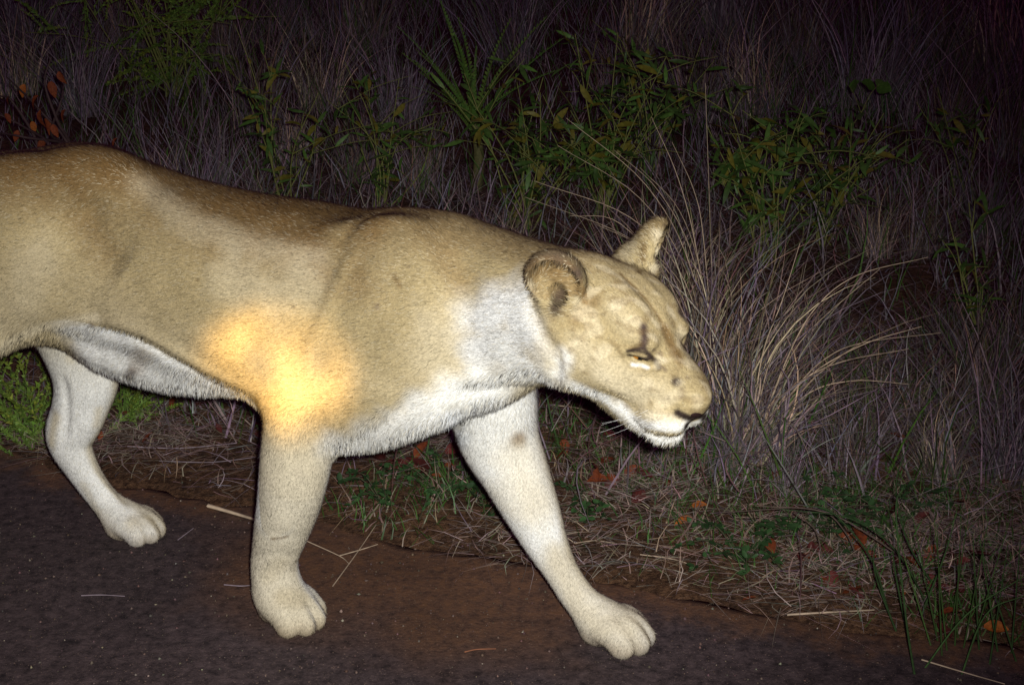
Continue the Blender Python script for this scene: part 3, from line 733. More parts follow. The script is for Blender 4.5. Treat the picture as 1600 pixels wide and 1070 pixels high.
# ---- short coat: every hair a thin tapering blade, shaded by the skin it grows on
def fur(n):
    r = np.random.default_rng(5); ids = r.integers(0, len(SKV), n)
    keep = SKV[ids, 2] > .012; ids = ids[keep]; n = len(ids)
    V0 = SKV[ids]; Nn = SKN[ids]; hw = head_w[ids]; h = HV[ids]
    flow = np.tile([-1.0, 0, -.30], (n, 1)); lw = sstep(.60, .45, V0[:, 2])[:, None]
    flow = flow * (1 - lw) + np.array([-.18, 0, -1.0]) * lw
    hf = np.stack([-np.ones(n), np.sign(h[:, 1]) * (.15 + 3 * np.abs(h[:, 1])), -.15 + 3 * h[:, 2]], 1)
    chin = sstep(-.09, -.12, h[:, 2])[:, None]; hf = hf * (1 - chin) + np.array([-.5, 0, -1.0]) * chin
    flow = flow * (1 - hw[:, None]) + (hf @ HR.T) * hw[:, None]
    ventral = sstep(-.25, -.75, Nn[:, 2]) * (V0[:, 2] > .40)
    flow[:, 2] -= 1.3 * ventral
    flow += r.normal(size=(n, 3)) * .30
    t = flow - Nn * (flow * Nn).sum(1)[:, None]; t /= np.maximum(np.linalg.norm(t, axis=1), 1e-6)[:, None]
    ln = np.full(n, .0105); ln = np.where(V0[:, 2] < .45, .0080, ln)
    ln = ln * (1 - hw) + .0052 * hw
    white = sstep(.55, .75, SKC[ids].min(1)) * (V0[:, 2] > .40)
    ln += white * .0022 * (1 - .7 * hw) + ventral * .0025 * (1 - .75 * hw) + chin[:, 0] * hw * .003
    earw = (np.linalg.norm(h - EAR_N[0], axis=1) < .068) | (np.linalg.norm(h - EAR_F[0], axis=1) < .068)
    ln = np.where(earw, .010, ln) * (.6 + .8 * r.random(n))
    eyez = np.minimum(np.linalg.norm(h - EYE_C, axis=1), np.linalg.norm(h - EYE_C * [1, -1, 1], axis=1))
    ln = np.where(eyez < .030, .0025, ln); ln = np.where(np.linalg.norm(h - [.132, 0, -.052], axis=1) < .040, .0016, ln)
    lift = .24 + .22 * ventral + .14 * white + .25 * earw + .10 * r.normal(size=n)
    dr = t * np.cos(lift)[:, None] + Nn * np.sin(lift)[:, None]
    sd = np.cross(dr, Nn); sd /= np.maximum(np.linalg.norm(sd, axis=1), 1e-6)[:, None]
    wd = (.00055 + .00035 * r.random(n))[:, None]
    root = V0 + np.cross(Nn, t) * (r.normal(size=n) * .0012)[:, None] + t * (r.normal(size=n) * .0012)[:, None] - Nn * .0006
    tip = root + dr * ln[:, None] + np.array([0, 0, -1]) * (ln ** 2 * 6)[:, None] * (ventral + chin[:, 0] * hw)[:, None]
    VV = np.stack([root - sd * wd, root + sd * wd, tip], 1).reshape(-1, 3)
    FF = np.arange(3 * n).reshape(n, 3)
    c = SKC[ids] * (.62 + .76 * r.random(n))[:, None]
    grz = (r.random(n) < .10) & (SKC[ids].max(1) < .6); c[grz] *= .55                     # ticked, dark-tipped hairs
    pale = (r.random(n) < .14) & (SKC[ids].max(1) > .12); c[pale] = c[pale] * .5 + P_ * .6
    c = np.clip(c, .01, .88)
    o = mesh_obj('fur', VV, FF, fur_mat, body, colors=np.repeat(c, 3, 0))
    a = o.data.attributes.new('Nrm', 'FLOAT_VECTOR', 'POINT')
    rp = r.normal(size=(n, 3)); rp -= dr * (rp * dr).sum(1)[:, None]; rp /= np.linalg.norm(rp, axis=1)[:, None]
    rp *= np.where(rp[:, 1] * np.sign(V0[:, 1] - .02 * (V0[:, 0] > -2)) < 0, -1, 1)[:, None]          # a hanging hair is lit from the side it shows
    vm = (.75 * np.maximum(ventral, sstep(.1, -.5, Nn[:, 2]) * white))[:, None]
    nn = (Nn + dr * .25 + sd * r.normal(size=(n, 1)) * .25) * (1 - vm) + rp * vm; nn /= np.linalg.norm(nn, axis=1)[:, None]
    a.data.foreach_set('vector', np.repeat(nn, 3, 0).astype(np.float32).ravel())
    return tag(o, kind='stuff')
fur_mat, nt, bs = new_mat('lion_fur')
bs.inputs['Roughness'].default_value = .75; bs.inputs['Specular IOR Level'].default_value = .12
at = N(nt, 'ShaderNodeAttribute', attribute_name='Col'); nt.links.new(at.outputs['Color'], bs.inputs['Base Color'])
an = N(nt, 'ShaderNodeAttribute', attribute_name='Nrm'); vt = N(nt, 'ShaderNodeVectorTransform', vector_type='NORMAL', convert_from='OBJECT', convert_to='WORLD')
nt.links.new(an.outputs['Vector'], vt.inputs['Vector']); nt.links.new(vt.outputs['Vector'], bs.inputs['Normal'])
fur(430000)

# ---- eyes, nose leather, whiskers
def ball(n1=20, n2=14):
    vs_, fs_ = [], []
    for i in range(n2 + 1):
        th = math.pi * i / n2
        for j in range(n1):
            ph = 2 * math.pi * j / n1; vs_.append((math.cos(th), math.sin(th) * math.cos(ph), math.sin(th) * math.sin(ph)))
    for i in range(n2):
        for j in range(n1): fs_.append([i * n1 + j, i * n1 + (j + 1) % n1, (i + 1) * n1 + (j + 1) % n1, (i + 1) * n1 + j])
    return np.array(vs_), np.array(fs_)
bv, bf = ball(28, 24)
eye_mat = mat_col_attr('lion_eye', rough=.12, spec=.6, noise=.2, nscale=900)
for sgn in (-1, 1):
    d = np.array([.805, -sgn * .593, -.10]); d /= np.linalg.norm(d); n = np.array([.80, sgn * .60, .02]); n /= np.linalg.norm(n)
    c = EYE_C * [1, -sgn, 1]; nz_ = np.array([.593, sgn * .805, .10])
    u = np.cross([0, 0, 1.0], n); u /= np.linalg.norm(u); R = np.stack([n, u, np.cross(n, u)], 1)
    ang = np.degrees(np.arccos(np.clip(bv[:, 0], -1, 1)))
    cc = np.where((ang < 17)[:, None], [.004, .004, .004], np.where((ang < 46)[:, None], [.26, .11, .018], [.02, .012, .010]))
    P = (c - nz_ * .0115) + (bv * .0160) @ R.T
    mesh_obj('eye', np.array([head_pt(p) for p in P]), bf, eye_mat, lion, colors=cc)
nose_mat, nt, bs = new_mat('nose_leather'); bs.inputs['Roughness'].default_value = .45; bs.inputs['Specular IOR Level'].default_value = .35
nzt = N(nt, 'ShaderNodeTexNoise', Scale=160.0); nr_ = N(nt, 'ShaderNodeValToRGB')
nr_.color_ramp.elements[0].color = (.006, .004, .004, 1); nr_.color_ramp.elements[1].color = (.045, .022, .020, 1)
nt.links.new(nzt.outputs['Fac'], nr_.inputs['Fac']); nt.links.new(nr_.outputs['Color'], bs.inputs['Base Color'])
nv = bv.copy(); k_ = nv[:, 2]
nv = np.stack([nv[:, 0] * .010, nv[:, 1] * (.0265 + .006 * k_), nv[:, 2] * .0125], 1)
NB = np.array([.1335, 0, -.0515])
mesh_obj('nose', np.array([head_pt(NB + p) for p in nv]), bf, nose_mat, lion)
for sgn in (-1, 1):                                                        # nostril wings
    ch = []
    for q_ in bv: ch.append(head_pt(np.array([.1215, sgn * .0255, -.0535]) + np.array([q_[0] * .0105, q_[1] * .0045, q_[2] * .0042 - q_[0] * .003])))
    mesh_obj('nostril', np.array(ch), bf, nose_mat, lion)
def tube(path, radii, n=5):
    path = np.asarray(path, float); V = []; 
    for i, p in enumerate(path):
        tg = path[min(i + 1, len(path) - 1)] - path[max(i - 1, 0)]; tg /= np.linalg.norm(tg) + 1e-9
        a = np.cross(tg, [0.31, 0.2, 1.0]); a /= np.linalg.norm(a) + 1e-9; b = np.cross(tg, a)
        for j in range(n):
            th = 2 * math.pi * j / n; V.append(p + (a * math.cos(th) + b * math.sin(th)) * radii[i])
    F = [[i * n + j, i * n + (j + 1) % n, (i + 1) * n + (j + 1) % n, (i + 1) * n + j] for i in range(len(path) - 1) for j in range(n)]
    return np.array(V), np.array(F)
wm, nt, bs = new_mat('whisker_white'); bs.inputs['Base Color'].default_value = (.8, .79, .76, 1)
wr = np.random.default_rng(3)
for sgn in (-1, 1):
    for i in range(5):
        r0 = np.array([.055 + .035 * wr.random(), sgn * (.056 + .004 * wr.random()), -.066 - .030 * wr.random()])
        dr = np.array([-.55 + .3 * wr.random(), sgn * .75, -.65 + .55 * wr.random()]); dr /= np.linalg.norm(dr); ln = .035 + .05 * wr.random()
        pts = [head_pt(r0 + dr * ln * t + np.array([-.25, 0, -.18]) * ln * t * t) for t in np.linspace(0, 1, 6)]
        v_, f_ = tube(pts, np.linspace(.00022, .00010, 6), 4); mesh_obj('whisker', v_, f_, wm, lion)
aim(torch, to_world(surf([(428, 584)])[0])); torch.scale = (1.2, .92, 1)

# ================================================================== vegetation
def gpt(px, py):
    """ground point under a photo pixel, on the verge's own relief"""
    g = ground(px, py, 0.0)
    for _ in range(6): g = ground(px, py, float(ground_z(g[0], g[1])))
    return g
STRAW = np.array([.47, .36, .25]); STRAW2 = np.array([.22, .155, .115]); GREY = np.array([.255, .200, .225])
GREEN = np.array([.055, .110, .020]); GREEN2 = np.array([.085, .135, .024]); RUST = np.array([.17, .038, .012]); DRED = np.array([.070, .014, .012]); ORANGE = np.array([.30, .085, .014])
blade_mat = mat_col_attr('dry_blade', rough=.6, spec=.25, noise=.3, nscale=40, trans=.2)
leaf_mat = mat_col_attr('green_leaf', rough=.5, spec=.3, noise=.28, nscale=70, trans=.18)
dead_mat = mat_col_attr('dead_leaf', rough=.7, spec=.2, noise=.4, nscale=110, bump=.4, bscale=160, trans=.1)
stem_mat = mat_col_attr('plant_stem', rough=.7, spec=.2, noise=.3, nscale=90)

def ribbons(base, dirv, length, droop, width, color, seg=5, r=None, side=None, curl=.0):
    """thin blades: base (n,3), dirv unit (n,3), droop = how far the tip bends down; one mesh"""
    n = len(base); r = r or RNG
    t = np.linspace(0, 1, seg + 1)[None, :, None]
    bend = np.stack([r.normal(size=n) * curl, r.normal(size=n) * curl, -droop], 1)
    P = base[:, None] + dirv[:, None] * (length[:, None, None] * t) + bend[:, None] * (length[:, None, None] * t ** 2.2)
    if side is None:
        a = r.random(n) * 6.283; side = np.stack([np.cos(a), np.sin(a), np.zeros(n)], 1)
    w = width[:, None, None] * (1 - t ** 1.6 * .9)
    V = np.stack([P - side[:, None] * w, P + side[:, None] * w], 2).reshape(-1, 3)
    i = (np.arange(n)[:, None] * (seg + 1) + np.arange(seg)[None]) * 2
    F = np.stack([i, i + 1, i + 3, i + 2], -1).reshape(-1, 4)
    C = np.repeat(color, (seg + 1) * 2, 0)
    return V, F, C
def join(parts):
    V, F, C, o = [], [], [], 0
    for v, f, c in parts: V.append(v); F.append(f + o); C.append(c); o += len(v)
    return np.vstack(V), np.vstack(F), np.vstack(C)
def lean_dirs(n, spread, lean=(0, 0), r=None):
    r = r or RNG
    a = r.random(n) * 6.283; s = spread * np.sqrt(r.random(n))
    d = np.stack([np.cos(a) * s + lean[0], np.sin(a) * s + lean[1], np.ones(n)], 1)
    return d / np.linalg.norm(d, axis=1)[:, None]
def vary(c, n, r, v=.3):
    return np.clip(np.asarray(c)[None] * (1 + v * (r.random((n, 1)) * 2 - 1)) * (1 + .1 * r.normal(size=(n, 3))), .004, .8)

# ---- dry grass tufts: a few shapes, each tuft in view an object of its own
def tuft_mesh(name, n, h, spread, base_r, lean, droop, col, seed, width=.0018, green=.06):
    r = np.random.default_rng(seed)
    a = r.random(n) * 6.283; q = base_r * np.sqrt(r.random(n))
    base = np.stack([np.cos(a) * q, np.sin(a) * q, np.full(n, -.02)], 1)
    d = lean_dirs(n, spread, lean, r); d[:, :2] += base[:, :2] * 1.5; d /= np.linalg.norm(d, axis=1)[:, None]
    ln = h * (.35 + .75 * r.random(n) ** .8)
    c = np.where((r.random(n) < .55)[:, None], vary(col, n, r), vary(GREY, n, r)) * (.35 + 1.1 * r.random((n, 1)) ** 1.6); g = r.random(n) < green; c[g] = vary(GREEN2, int(g.sum()), r)
    V, F, C = ribbons(base, d, ln, droop * (.3 + r.random(n)), width * (.6 + .8 * r.random(n)), c, 7, r, curl=.24)
    # collapsed thatch round the foot
    m = n // 2; a = r.random(m) * 6.283; q = base_r * 2.2 * np.sqrt(r.random(m)); b2 = np.stack([np.cos(a) * q, np.sin(a) * q, .01 + .05 * r.random(m)], 1)
    a = r.random(m) * 6.283; d2 = np.stack([np.cos(a), np.sin(a), .35 * r.normal(size=m)], 1); d2 /= np.linalg.norm(d2, axis=1)[:, None]
    p2 = ribbons(b2, d2, .08 + .22 * r.random(m), .25 * r.random(m), np.full(m, width * .8), vary(GREY, m, r, .4), 3, r, curl=.2)
    V, F, C = join([(V, F, C), p2])
    me = mesh_obj(name, V, F, blade_mat, colors=C); d_ = me.data; bpy.data.objects.remove(me); return d_
def place(me, name, loc, rz=0., sc=1., label=None, cat=None, group=None):
    o = bpy.data.objects.new(name, me); COL.objects.link(o); o.location = loc; o.rotation_euler = (0, 0, rz)
    o.scale = (sc,) * 3 if np.isscalar(sc) else sc
    return tag(o, label, cat, group)
MESS = [tuft_mesh('dry_grass_tuft', 200, .50, .95, .14, (.1 * i, -.1), .55, STRAW2, 26 + i, .0017, .22) for i in (0, 1)]
HERO = tuft_mesh('dry_grass_tuft', 430, .74, .42, .12, (-.02, .02), .36, STRAW, 21, .0021, .04)
HERO2 = tuft_mesh('dry_grass_tuft', 260, .62, .40, .09, (.30, .0), .55, STRAW, 22, .0021, .05)
TUF = [tuft_mesh('dry_grass_tuft', 190, .62, .38, .09, l, d, c, 30 + i, .0019, g) for i, (l, d, c, g) in enumerate((((.10, 0), .30, STRAW2, .06), ((-.15, .05), .25, GREY, .03), ((.0, .1), .18, STRAW2, .10), ((.2, -.1), .38, STRAW, .04), ((-.05, 0), .12, GREY, .2)))] + MESS
place(HERO, 'dry_grass_tuft', gpt(1118, 655), 0, 1.0, 'tall dry grass tuft standing upright just behind the lioness\'s muzzle', 'grass tuft')
place(HERO2, 'dry_grass_tuft', gpt(1165, 712), 0, 1.0, 'dry grass tuft whose long stalks arch away from the lioness\'s nose', 'grass tuft')
place(HERO, 'dry_grass_tuft', gpt(1040, 560), 2.1, .92, 'tall dry grass tuft behind the lioness\'s far ear', 'grass tuft')
# arching seed stalks over the head, each a stalk of the tuft they spring from
def stalk_path(px):
    """stalk drawn on a vertical plane through its foot, facing the road"""
    P0 = gpt(*px[0]); nrm = np.array([0.0, 1.0, 0]); return np.array([onplane(x, y, P0, nrm) if i else P0 for i, (x, y) in enumerate(px)])
fan = empty('dry_grass_tuft', gpt(1112, 600)); tag(fan, 'fan of long bleached grass stalks arching back over the lioness\'s head', 'grass tuft')
for pts in ([(1112, 600), (1080, 420), (1010, 290), (885, 185)], [(1112, 600), (1075, 430), (1000, 310), (872, 228)], [(1114, 600), (1070, 440), (985, 340), (835, 283)], [(1114, 600), (1068, 450), (980, 370), (820, 308)],
            [(1116, 600), (1090, 400), (1060, 280), (1018, 183)], [(1118, 600), (1100, 380), (1085, 300), (1050, 222)], [(1120, 600), (1112, 420), (1108, 300), (1102, 130)], [(1116, 600), (1060, 460), (970, 350), (890, 337)], [(1116, 600), (1085, 410), (1030, 300), (960, 235)],
            [(1110, 600), (1060, 450), (1000, 385), (930, 350)], [(1118, 600), (1098, 440), (1062, 330), (1000, 262)]):
    P = catmull(stalk_path(pts), 6) - np.array(fan.location)
    v, f = tube(P, np.linspace(.0020, .0005, len(P)), 4)
    mesh_obj('stalk', v, f, blade_mat, fan, colors=np.tile(STRAW * (.9 + .5 * random.random()), (len(v), 1)))
arch = empty('dry_grass_tuft', gpt(1175, 705)); tag(arch, 'spray of straw coloured stalks bending towards the dark stick', 'grass tuft')
for pts in ([(1175, 705), (1240, 610), (1290, 560), (1350, 535), (1470, 520)], [(1175, 705), (1230, 560), (1275, 480), (1340, 430), (1450, 402)], [(1180, 705), (1255, 620), (1330, 595), (1420, 600)], [(1178, 705), (1215, 600), (1262, 520), (1375, 420)], [(1172, 705), (1205, 560), (1262, 500)],
            [(1170, 705), (1190, 560), (1222, 470), (1250, 380)], [(1176, 705), (1250, 600), (1345, 540), (1440, 510)], [(1178, 705), (1225, 620), (1300, 570), (1420, 545)]):
    P = catmull(stalk_path(pts), 6) - np.array(arch.location)
    v, f = tube(P, np.linspace(.0026, .0006, len(P)), 4)
    mesh_obj('stalk', v, f, blade_mat, arch, colors=np.tile(STRAW * (1.0 + .5 * random.random()), (len(v), 1)))
ZONES = {
 'dry grass tuft beside the arching straw stalks, among others': [((1290, 650), 5, .9), ((1420, 650), 6, .9), ((1545, 640), 2, .7), ((1240, 560), 3, .6), ((1470, 540), 5, .8), ((1590, 560), 6, .9), ((1360, 580), 6, .7), ((1330, 690), 5, .7), ((1480, 690), 6, .8)],
 'small dry tuft among the green weeds of the road edge': [((1330, 735), 2, .45), ((1470, 740), 3, .5), ((1570, 750), 1, .6), ((1230, 770), 4, .35), ((1130, 735), 4, .35)],
 'short dry tuft just behind the lioness\'s neck and shoulders': [((745, 425), 1, .50), ((790, 430), 3, .55), ((700, 420), 0, .40)],
 'dry grass tuft just behind the lioness\'s back': [((570, 400), 1, .55), ((490, 390), 0, .5), ((390, 370), 2, .55), ((310, 340), 1, .75), ((250, 340), 3, .7), ((150, 320), 0, .5)],
 'dim grass tuft beside the shrubs beyond the lioness': [((1370, 400), 3, .6), ((1440, 400), 0, .6), ((1540, 380), 1, .8), ((560, 280), 0, .9), ((660, 300), 2, .7), ((450, 260), 3, .8)],
 'tall dim grass tuft standing beyond the shrubs': [((1180, 180), 3, 1.5), ((1350, 175), 1, 1.7), ((1480, 220), 0, 1.1), ((1580, 250), 2, 1.2), ((1090, 190), 2, 1.3), ((960, 160), 0, 1.2), ((620, 190), 1, 1.2), ((500, 170), 3, 1.2), ((130, 180), 1, 1.3), ((30, 150), 3, 1.3), ((400, 200), 2, 1.1)],
 'farthest faint grass tuft fading into the dark': [((800, 100), 1, 1.6), ((1250, 100), 0, 1.8), ((1450, 110), 2, 1.8), ((350, 100), 0, 1.6), ((200, 90), 2, 1.6), ((1560, 120), 3, 1.8), ((50, 70), 1, 1.9), ((560, 80), 2, 1.8), ((1000, 90), 3, 1.9), ((1130, 60), 1, 2.2), ((1380, 50), 0, 2.2)]}
for lb, TL in ZONES.items():
  for (px, py), k, sc in TL:
    place(TUF[k], 'dry_grass_tuft', gpt(px, py), random.random() * 6.28, sc * (.9 + .2 * random.random()), lb, 'grass tuft', lb.replace('tuft', 'tufts'))

BUSH = [(840, 350, .62), (950, 325, .55), (1200, 405, .60), (1275, 385, .45), (440, 340, .35), (600, 330, .35)]
def near_bush(X, Y):
    s = np.zeros_like(X)
    for px, py, rad in BUSH:
        g = gpt(px, py); s = np.maximum(s, np.exp(-(((X - g[0]) / rad) ** 2 + ((Y - g[1] + .25) / (rad * 1.1)) ** 2)))
    return s
# ---- loose ground cover that nobody could count: thatch, straw litter, short grass
def scatter(n, box, mind, seed, dens=None, maxd=99.):
    r = np.random.default_rng(seed); X = r.uniform(box[0], box[1], n * 3); Y = r.uniform(box[2], box[3], n * 3)
    v = verge_dist(X, Y); k = (v > mind) & (v < maxd)
    if dens is not None: k &= r.random(len(X)) < dens(X, Y)
    X, Y = X[k][:n], Y[k][:n]; return np.stack([X, Y, ground_z(X, Y)], 1), r
def clump(X, Y, sc, seed, lo, hi): return np.clip((vnoise(X * sc, Y * sc, seed) + .5 - lo) / (hi - lo), 0, 1)
B1, r = scatter(26000, (-2.6, 3.4, 2.5, 6.5), .02, 51, lambda X, Y: .15 + .85 * clump(X, Y, 2.3, 12, .25, .65)); n = len(B1)
a = r.random(n) * 6.283; d = np.stack([np.cos(a), np.sin(a), .10 + .22 * np.abs(r.normal(size=n))], 1); d /= np.linalg.norm(d, axis=1)[:, None]
B1[:, 2] += .004 + .02 * r.random(n)
c = np.where((r.random(n) < .5)[:, None], vary(GREY * 1.05, n, r, .5), vary(STRAW2, n, r, .5)); k = r.random(n) < .15; c[k] = vary([.10, .05, .035], int(k.sum()), r)
v, f, c = ribbons(B1, d, .04 + .16 * r.random(n) ** 1.5, .35 * r.random(n), .0012 + .0010 * r.random(n), c, 3, r, curl=.25)
tag(mesh_obj('straw_litter', v, f, blade_mat, colors=c), 'matted grey straw lying over the verge beside the asphalt', 'straw', kind='stuff')
B4, r = scatter(12000, (-1.8, 1.9, 2.3, 4.0), -.02, 57, lambda X, Y: .08 + .92 * clump(X, Y, 3.1, 17, .35, .7), .75); n = len(B4)
a = r.random(n) * 6.283; d = np.stack([np.cos(a), np.sin(a) * .7, .05 + .15 * np.abs(r.normal(size=n))], 1); d /= np.linalg.norm(d, axis=1)[:, None]; B4[:, 2] += .004 + .03 * r.random(n)
v, f, c = ribbons(B4, d, .03 + .13 * r.random(n) ** 1.5, .3 * r.random(n), .0009 + .0009 * r.random(n), vary([.36, .28, .23], n, r, .5), 3, r, curl=.3)
tag(mesh_obj('straw_litter', v, f, blade_mat, colors=c), 'loose bleached straw heaped along the road edge', 'straw', kind='stuff')
B2, r = scatter(36000, (-6.5, 6.5, 3.2, 12), .30, 52, lambda X, Y: (.3 + .7 * clump(X, Y, 1.2, 14, .3, .7)) * (1 - .85 * near_bush(X, Y))); n = len(B2)
d = lean_dirs(n, .55, (0, 0), r)
c = np.where((r.random(n) < .3)[:, None], vary(GREEN, n, r, .4), vary(GREY * .8, n, r, .5))
v, f, c = ribbons(B2, d, .10 + .32 * r.random(n), .35 * r.random(n), .0018 + .002 * r.random(n), c, 3, r, curl=.2)
tag(mesh_obj('rough_grass', v, f, blade_mat, colors=c), 'dim rough grass covering the ground between the tufts', 'grass', kind='stuff')
B5, r = scatter(3800, (-2.6, 3.0, 3.0, 6.5), .25, 58, lambda X, Y: .25 + .75 * clump(X, Y, 1.7, 19, .3, .6)); n = len(B5)
a = r.random(n) * 6.283; d = np.stack([np.cos(a), np.sin(a) * .6, .1 + .55 * np.abs(r.normal(size=n))], 1); d /= np.linalg.norm(d, axis=1)[:, None]; B5[:, 2] += .12 * r.random(n)
c = np.where((r.random(n) < .45)[:, None], vary([.12, .055, .05], n, r, .5), vary([.30, .25, .24], n, r, .6))
v, f, c = ribbons(B5, d, .12 + .35 * r.random(n), .5 * r.random(n), .0011 + .0012 * r.random(n), c, 5, r, curl=.35)
tag(mesh_obj('twig_tangle', v, f, blade_mat, colors=c), 'tangle of thin dry twigs and fallen stalks across the verge', 'twigs', kind='stuff')
def gd(X, Y):
    s = np.zeros_like(X)
    for px, py, rad in ((960, 690, .22), (1010, 740, .16), (1170, 770, .22), (1250, 800, .25), (1330, 790, .2), (700, 770, .15), (1130, 720, .2), (560, 830, .12), (1400, 860, .2), (1530, 950, .18), (1480, 800, .22), (1080, 820, .12)):
        g = gpt(px, py); s = np.maximum(s, np.exp(-((X - g[0]) ** 2 + (Y - g[1]) ** 2) / rad ** 2))
    return s
B3, r = scatter(9000, (-1.2, 2.0, 2.3, 4.2), -.01, 53, gd); n = len(B3)
c = np.where((r.random(n) < .75)[:, None], vary([.045, .095, .020], n, r, .4), vary(STRAW2, n, r))
v, f, c = ribbons(B3, lean_dirs(n, .75, (0, 0), r), .025 + .08 * r.random(n), .3 * r.random(n), .0012 + .0012 * r.random(n), c, 3, r, curl=.2)
tag(mesh_obj('green_grass', v, f, leaf_mat, colors=c), 'short green grass sprouting along the road edge', 'grass', kind='stuff')

# ---- leaves and leafy plants
def leaf_mesh(name, ln, wd, col, cup=.15, fold=.25, seed=0, tipc=None, mat=None, seg=4):
    V, F, C = [], [], []; r = np.random.default_rng(seed)
    for i in range(seg + 1):
        t = i / seg; w = wd * (math.sin(math.pi * min(1, t * .93 + .05)) ** .8)
        z = -cup * ln * t * t
        for sgn in (-1, 0, 1): V.append((t * ln, sgn * w, z + abs(sgn) * fold * w)); C.append(np.asarray(col) * (1 - .15 * abs(sgn)) if tipc is None or t < .6 else np.asarray(tipc))
    for i in range(seg):
        for j in (0, 1): F.append([i * 3 + j, i * 3 + j + 1, i * 3 + j + 4, i * 3 + j + 3])
    V = np.array(V); V[:, 2] += r.normal(size=len(V)) * ln * .02
    o = mesh_obj(name, V, np.array(F), mat or leaf_mat, colors=np.array(C)); d = o.data; bpy.data.objects.remove(o); return d
def put_leaf(me, name, parent, p, dirv, roll, sc):
    x = Vector(dirv).normalized(); z = Vector((0, 0, 1)); y = z.cross(x)
    if y.length < 1e-3: y = Vector((0, 1, 0))
    y.normalize(); z = x.cross(y); M = Matrix((x, y, z)).transposed() @ Matrix.Rotation(roll, 3, 'X')
    o = bpy.data.objects.new(name, me); COL.objects.link(o); o.parent = parent
    o.matrix_local = Matrix.Translation(Vector(p)) @ M.to_4x4() @ Matrix.Scale(sc, 4); return o
LEAVES = [leaf_mesh('leaf', .085, .0085, GREEN * s, .25, .2, i) for i, s in enumerate((.8, 1.1, 1.5))] + [leaf_mesh('leaf', .08, .012, np.array([.16, .14, .02]), .3, .2, 9)]
def leafy_bush(px, py, rx, rz, n, label, seed, leaves=LEAVES, nst=9, stemc=(.15, .16, .045), size=.82, cat='shrub', up=.35, group=None):
    """branching stems that carry single leaves"""
    r = np.random.default_rng(seed); root = empty('leafy_shrub', gpt(px, py)); tag(root, label, cat, group)
    tips = []
    for i in range(nst):
        a = r.random() * 6.283; rr = rx * (.25 + .75 * r.random()); top = np.array([math.cos(a) * rr, math.sin(a) * rr * .8, rz * (.45 + .55 * r.random())])
        mid = top * [.35, .35, .5] + r.normal(size=3) * rx * .08
        P = catmull([np.array([0, 0, -.02]) + r.normal(size=3) * [.03, .03, 0], mid, top], 5)
        v, f = tube(P, np.linspace(.0045, .0016, len(P)) * size, 5); mesh_obj('stem', v, f, stem_mat, root, colors=np.tile(stemc, (len(v), 1)))
        tips.append(P)
        for _ in range(2):                                      # side shoots
            q = P[int(len(P) * (.4 + .5 * r.random()))]; e = q + np.array([r.normal() * rx * .35, r.normal() * rx * .35, abs(r.normal()) * rz * .18]); P2 = catmull([q, (q + e) / 2 + [0, 0, .02], e], 4)
            v, f = tube(P2, np.linspace(.0025, .0012, len(P2)) * size, 4); mesh_obj('stem', v, f, stem_mat, root, colors=np.tile(stemc, (len(v), 1))); tips.append(P2)
    for i in range(n):
        P = tips[r.integers(len(tips))]; q = P[int(len(P) * (.25 + .75 * r.random())) - 1]
        d = np.array([r.normal(), r.normal(), up + .7 * r.normal()])
        put_leaf(leaves[min(int(r.random() ** 1.3 * len(leaves)), len(leaves) - 1)], 'leaf', root, q, d, r.normal() * .7, size * (.6 + .7 * r.random()))
    return root
leafy_bush(820, 355, .42, .72, 290, 'dense dark green shrub with narrow leaves behind the lioness\'s neck', 61, nst=13, size=.95)
leafy_bush(940, 335, .42, .74, 290, 'dense dark green shrub above the lioness\'s head beside the long stalks', 70, nst=13, size=.95)
leafy_bush(1015, 270, .34, .70, 200, 'dark green shrub with yellowish stems beyond the tall pale grass', 67, nst=10, size=.95)
leafy_bush(1190, 410, .40, .62, 290, 'dense dark shrub with yellowing leaves beyond the tuft at the muzzle', 62, nst=12, size=.95)
leafy_bush(1280, 385, .34, .56, 230, 'low green shrub just beyond the arching straw stalks', 74, nst=10, size=.9)
leafy_bush(1290, 300, .22, .55, 40, 'sparse shrub with a few broad leaves on an upright shoot', 63, [leaf_mesh('leaf', .07, .03, GREEN * 1.2, .2, .15, 3)], 4)
leafy_bush(440, 340, .34, .70, 150, 'thin leggy green shrub rising behind the lioness\'s back', 64, LEAVES, 7)
leafy_bush(600, 330, .36, .6, 140, 'low dim green shrub behind the dip of the lioness\'s back', 65)
leafy_bush(1500, 330, .25, .55, 60, 'single dim green sapling in front of the far dark grass', 68, LEAVES, 4)
leafy_bush(1530, 560, .18, .55, 60, 'upright green weed standing beside the dark fallen stick', 69, LEAVES, 4)
# spiky rosette with toothed fronds
def frond_mesh(name, ln, wd, teeth, col, col2, seed):
    r = np.random.default_rng(seed); V, F, C = [], [], []
    n = teeth
    for i in range(n):
        t = i / n; x = t * ln; z = ln * (.0 - .25 * t * t); w = wd * (1 - t) ** .7 + .002
        for sgn in (-1, 1):
            o = len(V); s = ln / n * .42
            V += [(x - s, 0, z), (x + s, 0, z), (x + s * 1.6, sgn * w, z + w * .25), (x + s * .3, sgn * w * .9, z + w * .25)]
            F.append([o, o + 1, o + 2, o + 3] if sgn > 0 else [o, o + 3, o + 2, o + 1]); cc = np.asarray(col if r.random() < .7 else col2) * (.8 + .4 * r.random()); C += [cc] * 4
    o = len(V)
    P = [(t * ln, 0, ln * (-.25 * t * t) - .001) for t in np.linspace(0, 1, 7)]; v, f = tube(P, np.linspace(.004, .001, 7), 4); V += [tuple(q) for q in v]; C += [np.asarray(col) * 1.2] * len(v)
    ob = mesh_obj(name, np.array(V), np.vstack([np.array(F), f + o]), leaf_mat, colors=np.array(C), smooth=False); d = ob.data; bpy.data.objects.remove(ob); return d
